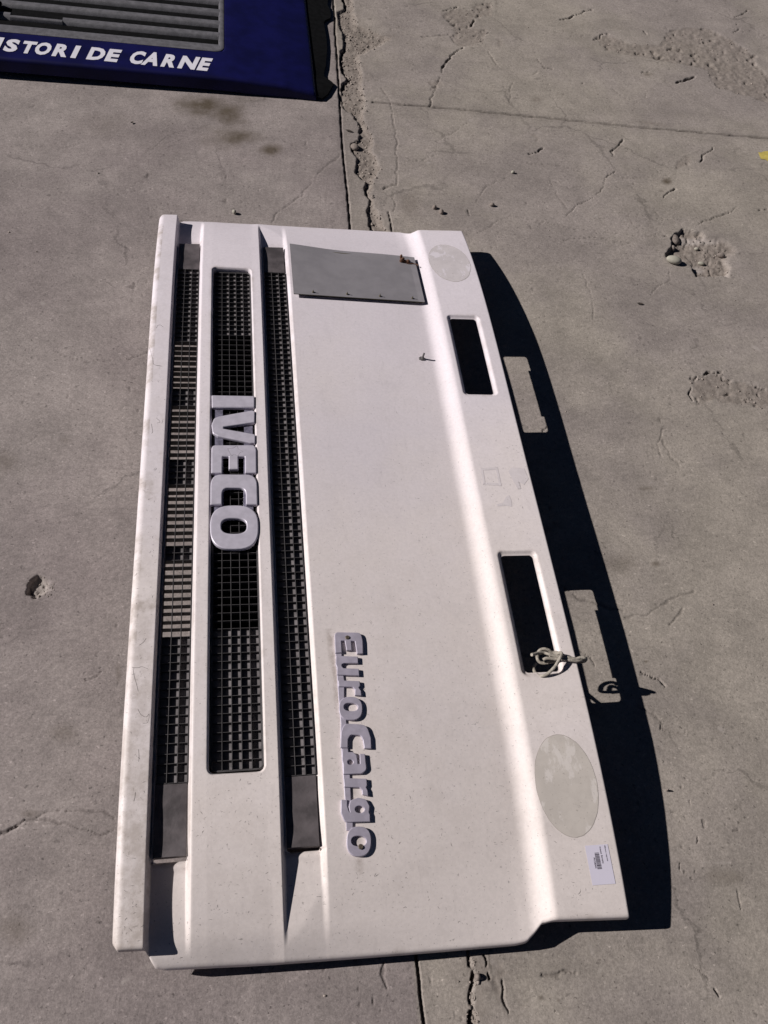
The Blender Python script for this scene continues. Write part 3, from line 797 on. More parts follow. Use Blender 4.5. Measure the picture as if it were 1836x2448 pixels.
def build_shell():
    xs = lines([(-.268, -.250, .0015), (-.250, -.2225, .004), (-.2225, -.2115, .0009), (-.2115, -.1615, .005), (-.1615, -.1490, .0009), (-.1490, -.132, .003),
                (-.132, -.1262, .0014), (-.1262, -.1222, .0008), (-.1222, -.114, .0016), (-.114, -.036, .006), (-.036, -.0290, .0014), (-.0290, -.0255, .0007), (-.0255, -.0205, .0012), (-.0205, -.006, .003),
                (-.006, .0052, .0009), (.0052, .0575, .006), (.0575, .0735, .0009), (.0735, .404, .005), (.404, .4652, .0026), (.4652, .4740, .0011), (.4740, .484, .002), (.484, .533, .005), (.533, .5432, .002),
                (.5432, .5520, .0011), (.5520, .5760, .003), (.5760, .5815, .0009)])
    half = lines([(0, .197, .0045), (.197, .2130, .0016), (.2130, .224, .0025), (.224, .242, .0015), (.242, .478, .0045), (.478, .4970, .0015), (.4970, .5140, .0015), (.5140, .628, .0045), (.628, .6560, .0013), (.6560, .764, .0045), (.764, .790, .0018), (.790, .82, .004), (.82, .985, .005), (.985, 1.0, .0022)])
    ysl = np.concatenate([-half[::-1], half[1:]])
    X, Tt = np.meshgrid(xs, ysl)
    at2 = np.abs(Tt)
    ye = y_end(X)
    Y = np.where(at2 <= .82, at2, .82 + (at2-.82)*(ye-.82)/.18)*np.sign(Tt)
    nr, nc = X.shape
    x = X.ravel(); y = Y.ravel()
    idx = np.arange(nr*nc).reshape(nr, nc)
    f = np.stack([idx[:-1, :-1], idx[:-1, 1:], idx[1:, 1:], idx[1:, :-1]], -1).reshape(-1, 4)
    holes = [SLOT_H, STRIP_L, STRIP_R] + [(w[0]+.0085, w[1]-.0085, w[2]+.0085, w[3]-.0085, .008) for w in WIPER]
    def sdf(px, py): return np.min([rrect(px, py, *h) for h in holes], 0)
    cxm = x[f].mean(1); cym = y[f].mean(1)
    f = f[sdf(cxm, cym) > 0]
    # open edges
    e = np.concatenate([f[:, [0, 1]], f[:, [1, 2]], f[:, [2, 3]], f[:, [3, 0]]])
    es = np.sort(e, 1); key = es[:, 0].astype(np.int64)*(nr*nc) + es[:, 1]
    u, inv, cnt = np.unique(key, return_inverse=True, return_counts=True)
    be = e[cnt[inv] == 1]
    bv = np.unique(be)
    s = sdf(x[bv], y[bv]); near = np.abs(s) < .006
    hv = bv[near]
    for _ in range(3):
        s = sdf(x[hv], y[hv]); h = 1e-5
        gx = (sdf(x[hv]+h, y[hv]) - s)/h; gy = (sdf(x[hv], y[hv]+h) - s)/h
        x[hv] -= s*gx*.95; y[hv] -= s*gy*.95
    z = Zs(x, y)
    # turned down flange on every open edge
    dep = np.full(len(x), .014)
    ay = np.abs(y)
    dep = np.where(x < -.2675, np.where(ay < .58, .058, .030 + .028*(1-sstep(.58, .66, ay))), dep)
    for w in WIPER:
        L = w[3]-w[2]; t = (y - w[2])/L
        dep = np.where((np.abs(rrect(x, y, w[0]+.0085, w[1]-.0085, w[2]+.0085, w[3]-.0085, .008)) < .002), .0015, dep)
    low = {}
    V = [np.stack([x, y, z], -1)]
    base = len(x)
    lv = np.stack([x[bv], y[bv], z[bv]-dep[bv]], -1)
    mp = np.full(len(x), -1); mp[bv] = base + np.arange(len(bv))
    V = np.vstack([V[0], lv])
    fl = np.stack([be[:, 1], be[:, 0], mp[be[:, 0]], mp[be[:, 1]]], -1)
    f = np.vstack([f, fl])
    used = np.unique(f); rem = np.full(len(V), -1); rem[used] = np.arange(len(used))
    V = V[used]; f = rem[f]
    me = mesh_np('shell', V, f)
    # dirt: lower lip, worst towards the near end; gutters beside the grilles; drips beside the badge
    vx, vy = V[:, 0], V[:, 1]
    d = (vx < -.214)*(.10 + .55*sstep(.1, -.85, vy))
    d = np.maximum(d, .75*(np.abs(vx+.262) < .010)*sstep(.25, .7, .5 + .5*vnoise(vx, vy, .05, 7)))
    d = np.maximum(d, .55*np.exp(-((vx-.0665)/.005)**2)*(np.abs(vy) < .82)*(.5+.5*vnoise(vx, vy, .09, 11)))
    d = np.maximum(d, .60*np.exp(-((vx+.153)/.003)**2)*(np.abs(vy) < .82)*(.5+.5*vnoise(vx, vy, .09, 13)))
    d = np.maximum(d, .95*np.exp(-((vx-.103-.02*sstep(-.4, -.8, vy))/.006)**2)*(vy < -.38)*(vy > -.82))
    d = np.maximum(d, .45*np.exp(-((np.abs(vy)-.785)/.010)**2)*(((vx > -.21) & (vx < -.155)) | ((vx > .004) & (vx < .064))))
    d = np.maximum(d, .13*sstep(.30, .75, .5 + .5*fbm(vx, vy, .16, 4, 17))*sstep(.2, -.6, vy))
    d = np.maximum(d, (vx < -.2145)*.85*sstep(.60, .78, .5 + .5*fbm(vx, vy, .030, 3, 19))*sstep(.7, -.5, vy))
    for w in WIPER: d = np.maximum(d, .6*np.exp(-(np.clip(rrect(vx, vy, *w, .013), 0, 1)/.004)**2)*(.5+.5*vnoise(vx, vy, .03, 23)))
    d = np.maximum(d, .55*np.exp(-(np.clip(rrect(vx, vy, *SLOT_O), 0, 1)/.005)**2)*(.5+.5*vnoise(vx, vy, .05, 29)))
    d = np.maximum(d, .5*np.exp(-((y_end(vx)-np.abs(vy))/.012)**2)*(.5+.5*vnoise(vx, vy, .04, 31)))
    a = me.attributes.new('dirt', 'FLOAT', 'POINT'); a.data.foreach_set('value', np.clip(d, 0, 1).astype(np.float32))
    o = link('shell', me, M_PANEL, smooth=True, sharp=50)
    P(o)
build_shell()

def bearers():
    for y in (-.45, .45):
        bm = bmesh.new(); box_bm(bm, .09, .34, y-.02, y+.02, 0.0, float(Zs(np.array([.34]), np.array([y]))[0]) - .006)
        P(link('inner_bearer', bm_mesh('inner_bearer', bm), M_BLACKR))
bearers()
def stiffeners():
    """short steel bars under the shelf, just behind the outer edge of each wiper hole"""
    for w in WIPER:
        L = w[3]-w[2]; xe = w[1]-.0085; ya, yb = w[2] + .21*L, w[2] + .78*L
        bm = bmesh.new(); n = 12; rows = []
        for i in range(n+1):
            y = ya + (yb-ya)*i/n
            zt = float(Zs(np.array([w[1]+.006]), np.array([y]))[0]) - .003
            zb_ = float(Zs(np.array([xe]), np.array([y]))[0]) - .0015 - .0078
            rows.append([bm.verts.new(q) for q in ((xe+.0045, y, zb_), (xe+.016, y, zb_), (xe+.016, y, zt), (xe+.0095, y, zt), (xe+.0045, y, zb_+.0035))])
        for a, b in zip(rows, rows[1:]):
            for k in range(5): bm.faces.new((a[k], a[(k+1) % 5], b[(k+1) % 5], b[k]))
        bm.faces.new(rows[0][::-1]); bm.faces.new(rows[-1])
        bmesh.ops.recalc_face_normals(bm, faces=bm.faces[:])
        P(link('stiffener', bm_mesh('stiffener', bm), M_BLACKR))
stiffeners()
def dark_liner():  # black trough added under the middle grille to keep the view through it dark
    bm = bmesh.new(); yy = np.linspace(-.66, .66, 34); rows = []
    for y in yy:
        z = .108 - float(bow(y))
        rows.append([bm.verts.new(q) for q in ((-.132, y, z + .012), (-.128, y, z - .030), (-.022, y, z - .030), (-.016, y, z + .012))])
    for a, b in zip(rows, rows[1:]):
        for k in range(3): bm.faces.new((a[k], a[k+1], b[k+1], b[k]))
    P(link('shade_liner', bm_mesh('shade_liner', bm), M_BLACKR))
dark_liner()

# ---- grilles: every cross slat is its own piece
def grille(name, x0, x1, z0, ylim, nrow, ncol, blind, depth, label):
    g = bpy.data.objects.new(name, None); COL.objects.link(g); P(g)
    g['label'] = label
    ginv = g
    zt = lambda y: z0 - bow(np.asarray(y, float))
    bm = bmesh.new(); box_bm(bm, x0, x1, -.00045, .00045, -depth, 0); sme = bm_mesh('slat', bm); sme.materials.append(M_GRILLE)
    r = random.Random(name)
    for i in range(nrow+1):
        y = -ylim + 2*ylim*i/nrow
        o = bpy.data.objects.new('slat', sme); COL.objects.link(o)
        o.parent = g; o.location = (0, y, float(zt(y)))
        o.rotation_euler = (0, 0, r.uniform(-.006, .006))
    for j in range(ncol+1):
        xx = x0 + .0006 + (x1-x0-.0012)*j/ncol
        yy = np.linspace(-ylim, ylim, 61); zz = zt(yy) + .0006
        bm = bmesh.new(); rows = []
        for y, z in zip(yy, zz): rows.append([bm.verts.new((xx-.0006, y, z-depth)), bm.verts.new((xx+.0006, y, z-depth)), bm.verts.new((xx+.0006, y, z)), bm.verts.new((xx-.0006, y, z))])
        for a, b in zip(rows, rows[1:]):
            for k in range(4): bm.faces.new((a[k], a[(k+1) % 4], b[(k+1) % 4], b[k]))
        bm.faces.new(rows[0]); bm.faces.new(rows[-1][::-1])
        bmesh.ops.recalc_face_normals(bm, faces=bm.faces[:])
        o = link('long_bar', bm_mesh('long_bar', bm), M_GRILLE, g)
    for a, b in blind:
        bm = bmesh.new()
        n = max(2, int((b-a)/.02)); yy = np.linspace(a, b, n+1); zz = zt(yy) - .0068
        for i in range(n):
            v = [bm.verts.new(p) for p in ((x0, yy[i], zz[i]), (x1, yy[i], zz[i]), (x1, yy[i+1], zz[i+1]), (x0, yy[i+1], zz[i+1]))]
            bm.faces.new(v)
            v = [bm.verts.new(p) for p in ((x0, yy[i], zz[i]-.002), (x1, yy[i], zz[i]-.002), (x1, yy[i+1], zz[i+1]-.002), (x0, yy[i+1], zz[i+1]-.002))]
            bm.faces.new(v[::-1])
        link('backing', bm_mesh('backing', bm), M_BACK, g)
    return g

pit = 1.306/78
def rows_(a, b): return (round((a+.653)/pit)*pit - .653, round((b+.653)/pit)*pit - .653)
blind_l = [rows_(*q) for q in ((-.653, -.378), (-.225, -.184), (-.027, .030), (.185, .228), (.381, .653))]
grille('lower_grille', -.2105, -.1575, .1275, .653, 78, 3, blind_l, .0130, 'narrow grille beside the rounded lip, with daylight showing through its middle')
pc = 1.277/77
def rows_c(a, b): return (round((a+.6385)/pc)*pc - .6385, round((b+.6385)/pc)*pc - .6385)
mg = grille('middle_grille', -.1180, -.0315, .1300, .6385, 77, 5, [rows_c(-.6385, -.372), rows_c(.400, .6385)], .0085, 'wide middle grille behind the raised letters')
fr = []
for t in range(4):
    cx_, cy_ = ((-.1180+.010, .6385-.010), (-.0315-.010, .6385-.010), (-.0315-.010, -.6385+.010), (-.1180+.010, -.6385+.010))[t]
    for q in range(5):
        an = math.pi - t*math.pi/2 - q*math.pi/8
        fr.append((cx_ + .0115*math.cos(an), cy_ + .0115*math.sin(an)))
fr.append(fr[0])
fr2 = []
for a_, b_ in zip(fr, fr[1:]):
    kk = 40 if abs(a_[1]-b_[1]) > .5 else 2
    fr2 += [(a_[0]+(b_[0]-a_[0])*i/kk, a_[1]+(b_[1]-a_[1])*i/kk) for i in range(kk)]
link('frame', tube_mesh('frame', [[(x_, y_, .1295 - float(bow(y_))) for x_, y_ in fr2 + fr2[:1]]], .0015, 6, 1), M_GRILLE, mg, smooth=True)
grille('upper_grille', .0062, .0600, .1240, .653, 78, 3, [(-.653, .653)], .0085, 'narrow grille beside the large flat face')

def end_plate(x0, x1, y0, y1, z0):
    bm = bmesh.new(); n = 10; m = 5
    def zf(x, y): return z0 - bow(y) + .0009*float(vnoise(np.array([x]), np.array([y]), .03, 3)[0])
    top = [[bm.verts.new((x0+(x1-x0)*i/m, y0+(y1-y0)*j/n, zf(x0+(x1-x0)*i/m, y0+(y1-y0)*j/n))) for i in range(m+1)] for j in range(n+1)]
    for j in range(n):
        for i in range(m): bm.faces.new((top[j][i], top[j][i+1], top[j+1][i+1], top[j+1][i]))
    r = bmesh.ops.extrude_face_region(bm, geom=bm.faces[:])
    for v in [q for q in r['geom'] if isinstance(q, bmesh.types.BMVert)]: v.co.z -= .012
    bmesh.ops.recalc_face_normals(bm, faces=bm.faces[:])
    P(link('end_plate', bm_mesh('end_plate', bm), M_PLATE_END, smooth=True, sharp=40))
for s in (-1, 1):
    for x0, x1, z0 in ((-.2110, -.1585, .1275), (.0060, .0592, .1240)):
        a, b = sorted((s*.6545, s*.7690)); end_plate(x0, x1, a, b, z0)

# ---- raised lettering
def round_poly(pts, rad):
    n = len(pts); out = []
    for i in range(n):
        p = np.array(pts[i][:2], float); r = pts[i][2] if len(pts[i]) > 2 else rad
        a = np.array(pts[i-1][:2], float) - p; b = np.array(pts[(i+1) % n][:2], float) - p
        la, lb = np.hypot(*a), np.hypot(*b)
        if r <= 0 or la < 1e-9 or lb < 1e-9: out.append(tuple(p)); continue
        ca = np.clip(a@b/(la*lb), -1, 1); ang = math.acos(ca)
        t = min(r/max(math.tan(ang/2), 1e-3), la*.49, lb*.49)
        p0 = p + a/la*t; p1 = p + b/lb*t
        k = max(2, int(6 if r > 3 else 3))
        for j in range(k+1):
            u = j/k
            out.append(tuple((1-u)**2*p0 + 2*u*(1-u)*p + u*u*p1))
    return out

def ellipse(cx, cy, rx, ry, n=26, p=2.0):
    return [(cx + rx*math.copysign(abs(math.cos(t))**(2/p), math.cos(t)), cy + ry*math.copysign(abs(math.sin(t))**(2/p), math.sin(t))) for t in [2*math.pi*i/n for i in range(n)]]

def solid(name, loops, c, zplane, base, thick, bevel, mat, parent=panel):
    """flat outlined piece with real thickness; base(x,y) gives the height of its underside"""
    cu = bpy.data.curves.new('t', 'CURVE'); cu.dimensions = '2D'; cu.fill_mode = 'BOTH'
    cu.extrude = thick/2 - bevel; cu.bevel_depth = bevel; cu.bevel_resolution = 2; cu.offset = -bevel
    for L in loops:
        W = [at(*c(a, b), zplane) for a, b in L]
        sp = cu.splines.new('POLY'); sp.points.add(len(W)-1)
        for p, w in zip(sp.points, W): p.co = (w[0], w[1], 0, 1)
        sp.use_cyclic_u = True
    o = bpy.data.objects.new('t', cu); COL.objects.link(o)
    dg = bpy.context.evaluated_depsgraph_get()
    me = bpy.data.meshes.new_from_object(o.evaluated_get(dg))
    bpy.data.objects.remove(o)
    me.name = name
    n = len(me.vertices); co = np.empty(n*3, np.float32); me.vertices.foreach_get('co', co); co = co.reshape(-1, 3)
    co[:, 2] += thick/2 + base(co[:, 0].astype(float), co[:, 1].astype(float))
    me.vertices.foreach_set('co', co.ravel())
    me.materials.clear(); me.materials.append(mat); me.update()
    o = link(name, me, None, smooth=True, sharp=35)
    return child(o, parent)

W8 = crop(490, 920, .1808)
base_iv = lambda x, y: .1325 - bow(y)
badge = bpy.data.objects.new('maker_badge', None); COL.objects.link(badge); badge.location = (0, 0, 0)
P(badge); badge['label'] = 'big silver raised IVECO letters across the middle grille'
def letter(loops, name='letter'):
    subpart(solid(name, loops, W8, .1415, base_iv, .0095, .0023, M_SILVER), badge)
letter([round_poly([(86, 137), (657, 147), (657, 303), (90, 300)], 14)])
letter([round_poly([(84, 530, 60), (120, 440, 60), (190, 415, 20), (620, 338, 25), (662, 342, 22), (660, 498, 14), (250, 556, 6), (246, 578, 6), (640, 648, 14), (668, 658, 20), (668, 770, 18), (600, 768, 14), (170, 678, 40), (100, 640, 40)], 12)])
letter([round_poly([(84, 797, 60), (660, 795, 70), (682, 860, 20), (684, 1165, 14), (528, 1165, 12), (528, 948, 14), (442, 948, 6), (444, 1115, 14), (312, 1115, 14), (314, 948, 6), (232, 948, 14), (230, 1165, 12), (82, 1165, 14)], 12)])
letter([round_poly([(70, 1585, 14), (72, 1180, 240), (390, 1183, 60), (690, 1183, 250), (698, 1585, 14), (540, 1580, 12), (540, 1362, 90), (228, 1362, 90), (226, 1580, 12)], 12)])
letter([ellipse(388, 1883, 322, 291, 44, 2.75), ellipse(383, 1866, 168, 102, 32, 2.7)])
for a, b in ((128, 236), (520, 628)):
    o = solid('mounting_rail', [[(a, 290), (b, 290), (b+14, 1750), (a-14, 1750)]], W8, .134, lambda x, y: .1322 - bow(y), .0022, .0004, M_RAIL)
    subpart(o, badge)
# star scratched on the letter E
star = [(300, 845), (375, 838), (425, 808), (440, 850), (500, 880), (455, 905), (440, 938), (390, 925), (350, 935), (318, 880)]
SCR_BASE = lambda x, y: .1325 - bow(y) + .0095
def scratch(c, pts, zplane, zf, w, name, parent, closed=False, mat=M_HAIR):
    W = [at(*c(a, b), zplane) for a, b in pts]
    Q = [Vector((p[0], p[1], float(zf(np.array([p[0]]), np.array([p[1]]))[0]))) for p in W]
    if closed: Q.append(Q[0])
    return child(link(name, tube_mesh(name, [Q], w, 4, 3), mat), parent)
subpart(scratch(W8, star, .1415, lambda x, y: SCR_BASE(x, y), .00022, 'scratch', panel, True), badge)

ZA = crop(660, 1480, .1808)
OFFB = 300/.1808
def zb(L): return [(q[0], q[1] + OFFB) + tuple(q[2:]) for q in L]
mb = bpy.data.objects.new('model_badge', None); COL.objects.link(mb); P(mb)
mb['label'] = 'smaller dull silver raised EuroCargo lettering on the white face'
base_eu = lambda x, y: Zs(x, y) - .0006
ZE = float(Zs(np.array([.125]), np.array([-.6]))[0]) + .006
def eletter(loops, name='letter', thick=.0062, mat=M_BADGE):
    o = solid(name, loops, ZA, ZE, base_eu, thick, .0012, mat)
    return subpart(o, mb)
eletter([round_poly([(768, 195, 55), (1120, 188, 70), (1145, 300, 10), (1150, 462, 8), (1068, 470, 8), (1040, 305, 6), (990, 303, 4), (1000, 425, 8), (930, 430, 8), (905, 303, 4), (858, 308, 6), (868, 462, 5), (778, 470, 8)], 6)])
eletter([round_poly([(788, 505, 12), (1080, 505, 8), (1085, 592, 8), (900, 600, 28), (868, 615, 14), (866, 640, 14), (890, 664, 16), (1092, 664, 8), (1100, 755, 8), (800, 755, 10), (802, 660, 30), (785, 620, 30)], 6)])
eletter([round_poly([(818, 825, 6), (1105, 825, 8), (1112, 885, 6), (1092, 912, 4), (1122, 950, 10), (1130, 1015, 8), (1040, 1012, 8), (1042, 940, 26), (1010, 905, 20), (825, 908, 6)], 6)])
eletter([ellipse(986, 1186, 156, 152, 34, 2.5), ellipse(988, 1168, 93, 52, 24, 2.4)])
eletter([round_poly([(850, 1700, 8), (858, 1500, 60), (900, 1385, 80), (1050, 1385, 60), (1200, 1395, 120), (1258, 1560, 60), (1265, 1698, 8), (1170, 1700, 8), (1150, 1590, 40), (1120, 1530, 45), (985, 1528, 45), (952, 1590, 40), (950, 1700, 8)], 8)])
eletter([round_poly(zb([(880, 55, 6), (955, 60, 6), (960, 95, 5), (1020, 92, 40), (1070, 130, 30), (1085, 245, 6), (1112, 245, 6), (1108, 110, 5), (1180, 112, 6), (1192, 220, 20), (1205, 320, 70), (1140, 368, 50), (890, 385, 8), (890, 260, 30), (872, 200, 30)]), 6), [(q[0], q[1]) for q in zb(ellipse(985, 225, 38, 33, 18))]])
eletter([round_poly(zb([(895, 432, 6), (1205, 432, 8), (1212, 520, 6), (1198, 545, 4), (1220, 585, 10), (1228, 655, 8), (1150, 640, 8), (1140, 580, 26), (1110, 548, 20), (905, 550, 6)]), 6)])
eletter([round_poly(zb([(862, 712, 6), (945, 712, 5), (948, 790, 20), (968, 850, 12), (985, 880, 6), (965, 800, 50), (985, 720, 60), (1090, 680, 60), (1200, 700, 60), (1250, 790, 40), (1240, 865, 10), (1255, 900, 6), (1258, 985, 6), (1000, 1000, 10), (915, 1000, 60), (862, 880, 60)]), 6), [(q[0], q[1]) for q in zb(ellipse(1115, 832, 62, 47, 20))]])
eletter([[(q[0], q[1]) for q in zb(ellipse(1110, 1242, 166, 192, 36, 2.45))], [(q[0], q[1]) for q in zb(ellipse(1108, 1238, 100, 66, 24, 2.3))]])
eletter([[(782, 455), (866, 455), (880, 660), (905, 830), (902, 1060), (935, 1380), (945, 1560), (955, 1700), (965, 1760), (985, 2050), (1000, 2360), (1030, 2660), (1030, 2760), (940, 2760), (915, 2360), (890, 2050), (866, 1750), (850, 1560), (855, 1380), (825, 1060), (808, 830), (798, 660)]], 'joining_strip', .0035)
def screw(px, r, parent):
    p = on(*px, .0062)
    bm = bmesh.new(); bmesh.ops.create_cone(bm, cap_ends=True, segments=18, radius1=r, radius2=r*.75, depth=.0014)
    v = box_bm(bm, -r*.65, r*.65, -r*.13, r*.13, .0004, .00085)
    o = link('screw', bm_mesh('screw', bm), M_SCREW); o.location = (p[0], p[1], p[2] + .0004); o.rotation_euler = (0, 0, 1.0)
    subpart(o, parent)
screw(ZA(943, 242), .0043, mb); screw(ZA(1121, 1350 + OFFB), .0046, mb)

# ---- patches stuck on the paint
def patch(name, outline, mat, off=.0004, label=None, n=9):
    c = np.mean(outline, 0); V = []; m = len(outline)
    rings = np.linspace(1, 0, n)[:-1]
    for r in rings: V += [c + (q-c)*r for q in outline]
    V.append(c); V = np.array(V)
    z = Zs(V[:, 0], V[:, 1]) + off
    bm = bmesh.new(); vs = [bm.verts.new((a[0], a[1], b)) for a, b in zip(V, z)]
    for k in range(len(rings)-1):
        for i in range(m):
            j = (i+1) % m
            bm.faces.new((vs[k*m+i], vs[k*m+j], vs[(k+1)*m+j], vs[(k+1)*m+i]))
    for i in range(m): bm.faces.new((vs[(len(rings)-1)*m+i], vs[(len(rings)-1)*m+(i+1) % m], vs[-1]))
    for f in bm.faces:
        f.normal_update()
        if f.normal.z < 0: f.normal_flip()
    o = P(link(name, bm_mesh(name, bm), mat, smooth=True))
    if label: o['label'] = label
    return o

def onp(c, L, off=0.0): return np.array([on(*c(a, b), off)[:2] for a, b in L])
def dense(L, k=10):
    o = []
    for i in range(len(L)):
        a = np.array(L[i]); b = np.array(L[(i+1) % len(L)])
        o += [tuple(a + (b-a)*t/k) for t in range(k)]
    return o
ZN = crop(1150, 1650, .3165); ZF = crop(1000, 540, .2532)
def oval(cpts, wob, seed):
    q = onp(*cpts)   # top, left, right, bottom
    cx = (q[1, 0]+q[2, 0])/2; cy = (q[0, 1]+q[3, 1])/2; rx = (q[2, 0]-q[1, 0])/2; ry = (q[0, 1]-q[3, 1])/2
    r = random.Random(seed); t = np.linspace(0, 2*math.pi, 72, endpoint=False)
    k = 1 + wob*vnoise(np.cos(t)*3 + seed, np.sin(t)*3, .35, seed)
    return np.stack([cx + rx*np.cos(t)*k, cy + ry*np.sin(t)*k], -1)
M_RIM = simple_mat('residue_rim', (0.40, 0.355, 0.325), 0.8, 0.2, 90)
for q_, w_, sd_ in (((ZN, [(590, 335), (395, 600), (885, 760), (740, 1108)]), .008, 3), ((ZF, [(230, 180), (95, 300), (500, 400), (390, 528)]), .014, 5)):
    ov = oval(q_, w_, sd_); oc = ov.mean(0)
    patch('residue_rim', oc + (ov-oc)*1.012, M_RIM, .00025)
patch('sticker_mark', oval((ZN, [(590, 335), (395, 600), (885, 760), (740, 1108)]), .008, 3), M_RES_A, label='large grey oval left by a sticker beside the paper label')
patch('sticker_mark', oval((ZF, [(230, 180), (95, 300), (500, 400), (390, 528)]), .014, 5), M_RES_B, label='faint oval left by a sticker at the far corner')
Q2 = crop(1050, 1000, .3617)
def frame_patch(L, w):
    """tape outline: four thin strips"""
    for i in range(4):
        a = np.array(L[i], float); b = np.array(L[(i+1) % 4], float); d = (b-a)/np.hypot(*(b-a)); nrm = np.array([-d[1], d[0]])*w
        patch('tape_mark', onp(Q2, dense([tuple(a), tuple(b), tuple(b+nrm), tuple(a+nrm)], 5)), M_RES_C, .0004, n=3)
frame_patch([(272, 330), (385, 322), (412, 445), (290, 440)], 16)
patch('tape_mark', onp(Q2, dense([(455, 350), (480, 325), (560, 330), (590, 400), (560, 440), (520, 420), (540, 465), (520, 470), (485, 410)], 3)), M_RES_C, .0004, n=4)
patch('tape_mark', onp(Q2, dense([(375, 570), (420, 560), (440, 520), (460, 508), (478, 545), (480, 585), (440, 578), (385, 582)], 3)), M_RES_C, .0004, n=4)

# ---- paper label with barcode
LB = crop(1380, 2000, .0723)
lab = patch('paper_label', onp(LB, dense([(245, 305), (1000, 250), (1265, 1560), (500, 1615)], 6)), M_PAPER, .0006, 'white paper label with a barcode near the corner', n=5)
def lab_pt(u, v):
    """u along the reading direction 0..1, v from the line tops downward 0..1"""
    a = np.array((1000, 250)); b = np.array((1265, 1560)); c = np.array((245, 305)); d = np.array((500, 1615))
    return tuple((a*(1-u) + b*u)*(1-v) + (c*(1-u) + d*u)*v)
def ink(name, quads):
    bm = bmesh.new()
    for q in quads:
        W = [on(*LB(*lab_pt(u, v)), .0011) for u, v in q]
        f = bm.faces.new([bm.verts.new(tuple(w)) for w in W]); f.normal_update()
        if f.normal.z < 0: f.normal_flip()
    o = link(name, bm_mesh(name, bm), M_INK); child(o, panel); o.parent = lab; o.matrix_parent_inverse = Matrix.Identity(4)
    return o
bars = []; u = .19; rb = random.Random(4)
while u < .615:
    w = rb.choice([.006, .006, .011, .016]); bars.append([(u, .455), (u+w, .455), (u+w, .645), (u, .645)]); u += w + rb.choice([.006, .006, .010, .014])
ink('barcode', bars)

def glyphs(text, offset=0.0, shear=0.0):
    cu = bpy.data.curves.new('t', 'FONT'); cu.body = text; cu.offset = offset; cu.shear = shear; cu.resolution_u = 3
    o = bpy.data.objects.new('t', cu); COL.objects.link(o)
    dg = bpy.context.evaluated_depsgraph_get()
    me = bpy.data.meshes.new_from_object(o.evaluated_get(dg)); bpy.data.objects.remove(o)
    V = np.array([v.co[:] for v in me.vertices]); Fc = [tuple(p.vertices) for p in me.polygons]
    bpy.data.meshes.remove(me)
    return V, Fc
def ink_text(text, u0, u1, v0, v1):
    V, Fc = glyphs(text, .012)
    lo = V.min(0); hi = V.max(0)
    W = [on(*LB(*lab_pt(u0 + (p[0]-lo[0])/(hi[0]-lo[0])*(u1-u0), v1 + (p[1]-lo[1])/(hi[1]-lo[1])*(v0-v1))), .0011) for p in V]
    me = bpy.data.meshes.new('print'); me.from_pydata([tuple(w) for w in W], [], Fc); me.update()
    o = link('print', me, M_INK); child(o, panel); o.parent = lab; o.matrix_parent_inverse = Matrix.Identity(4)
ink_text('Masca capota', .03, .42, .115, .175)
ink_text('Iveco Stralis', .05, .47, .32, .385)
ink_text('PH1238AA2', .31, .58, .665, .735)

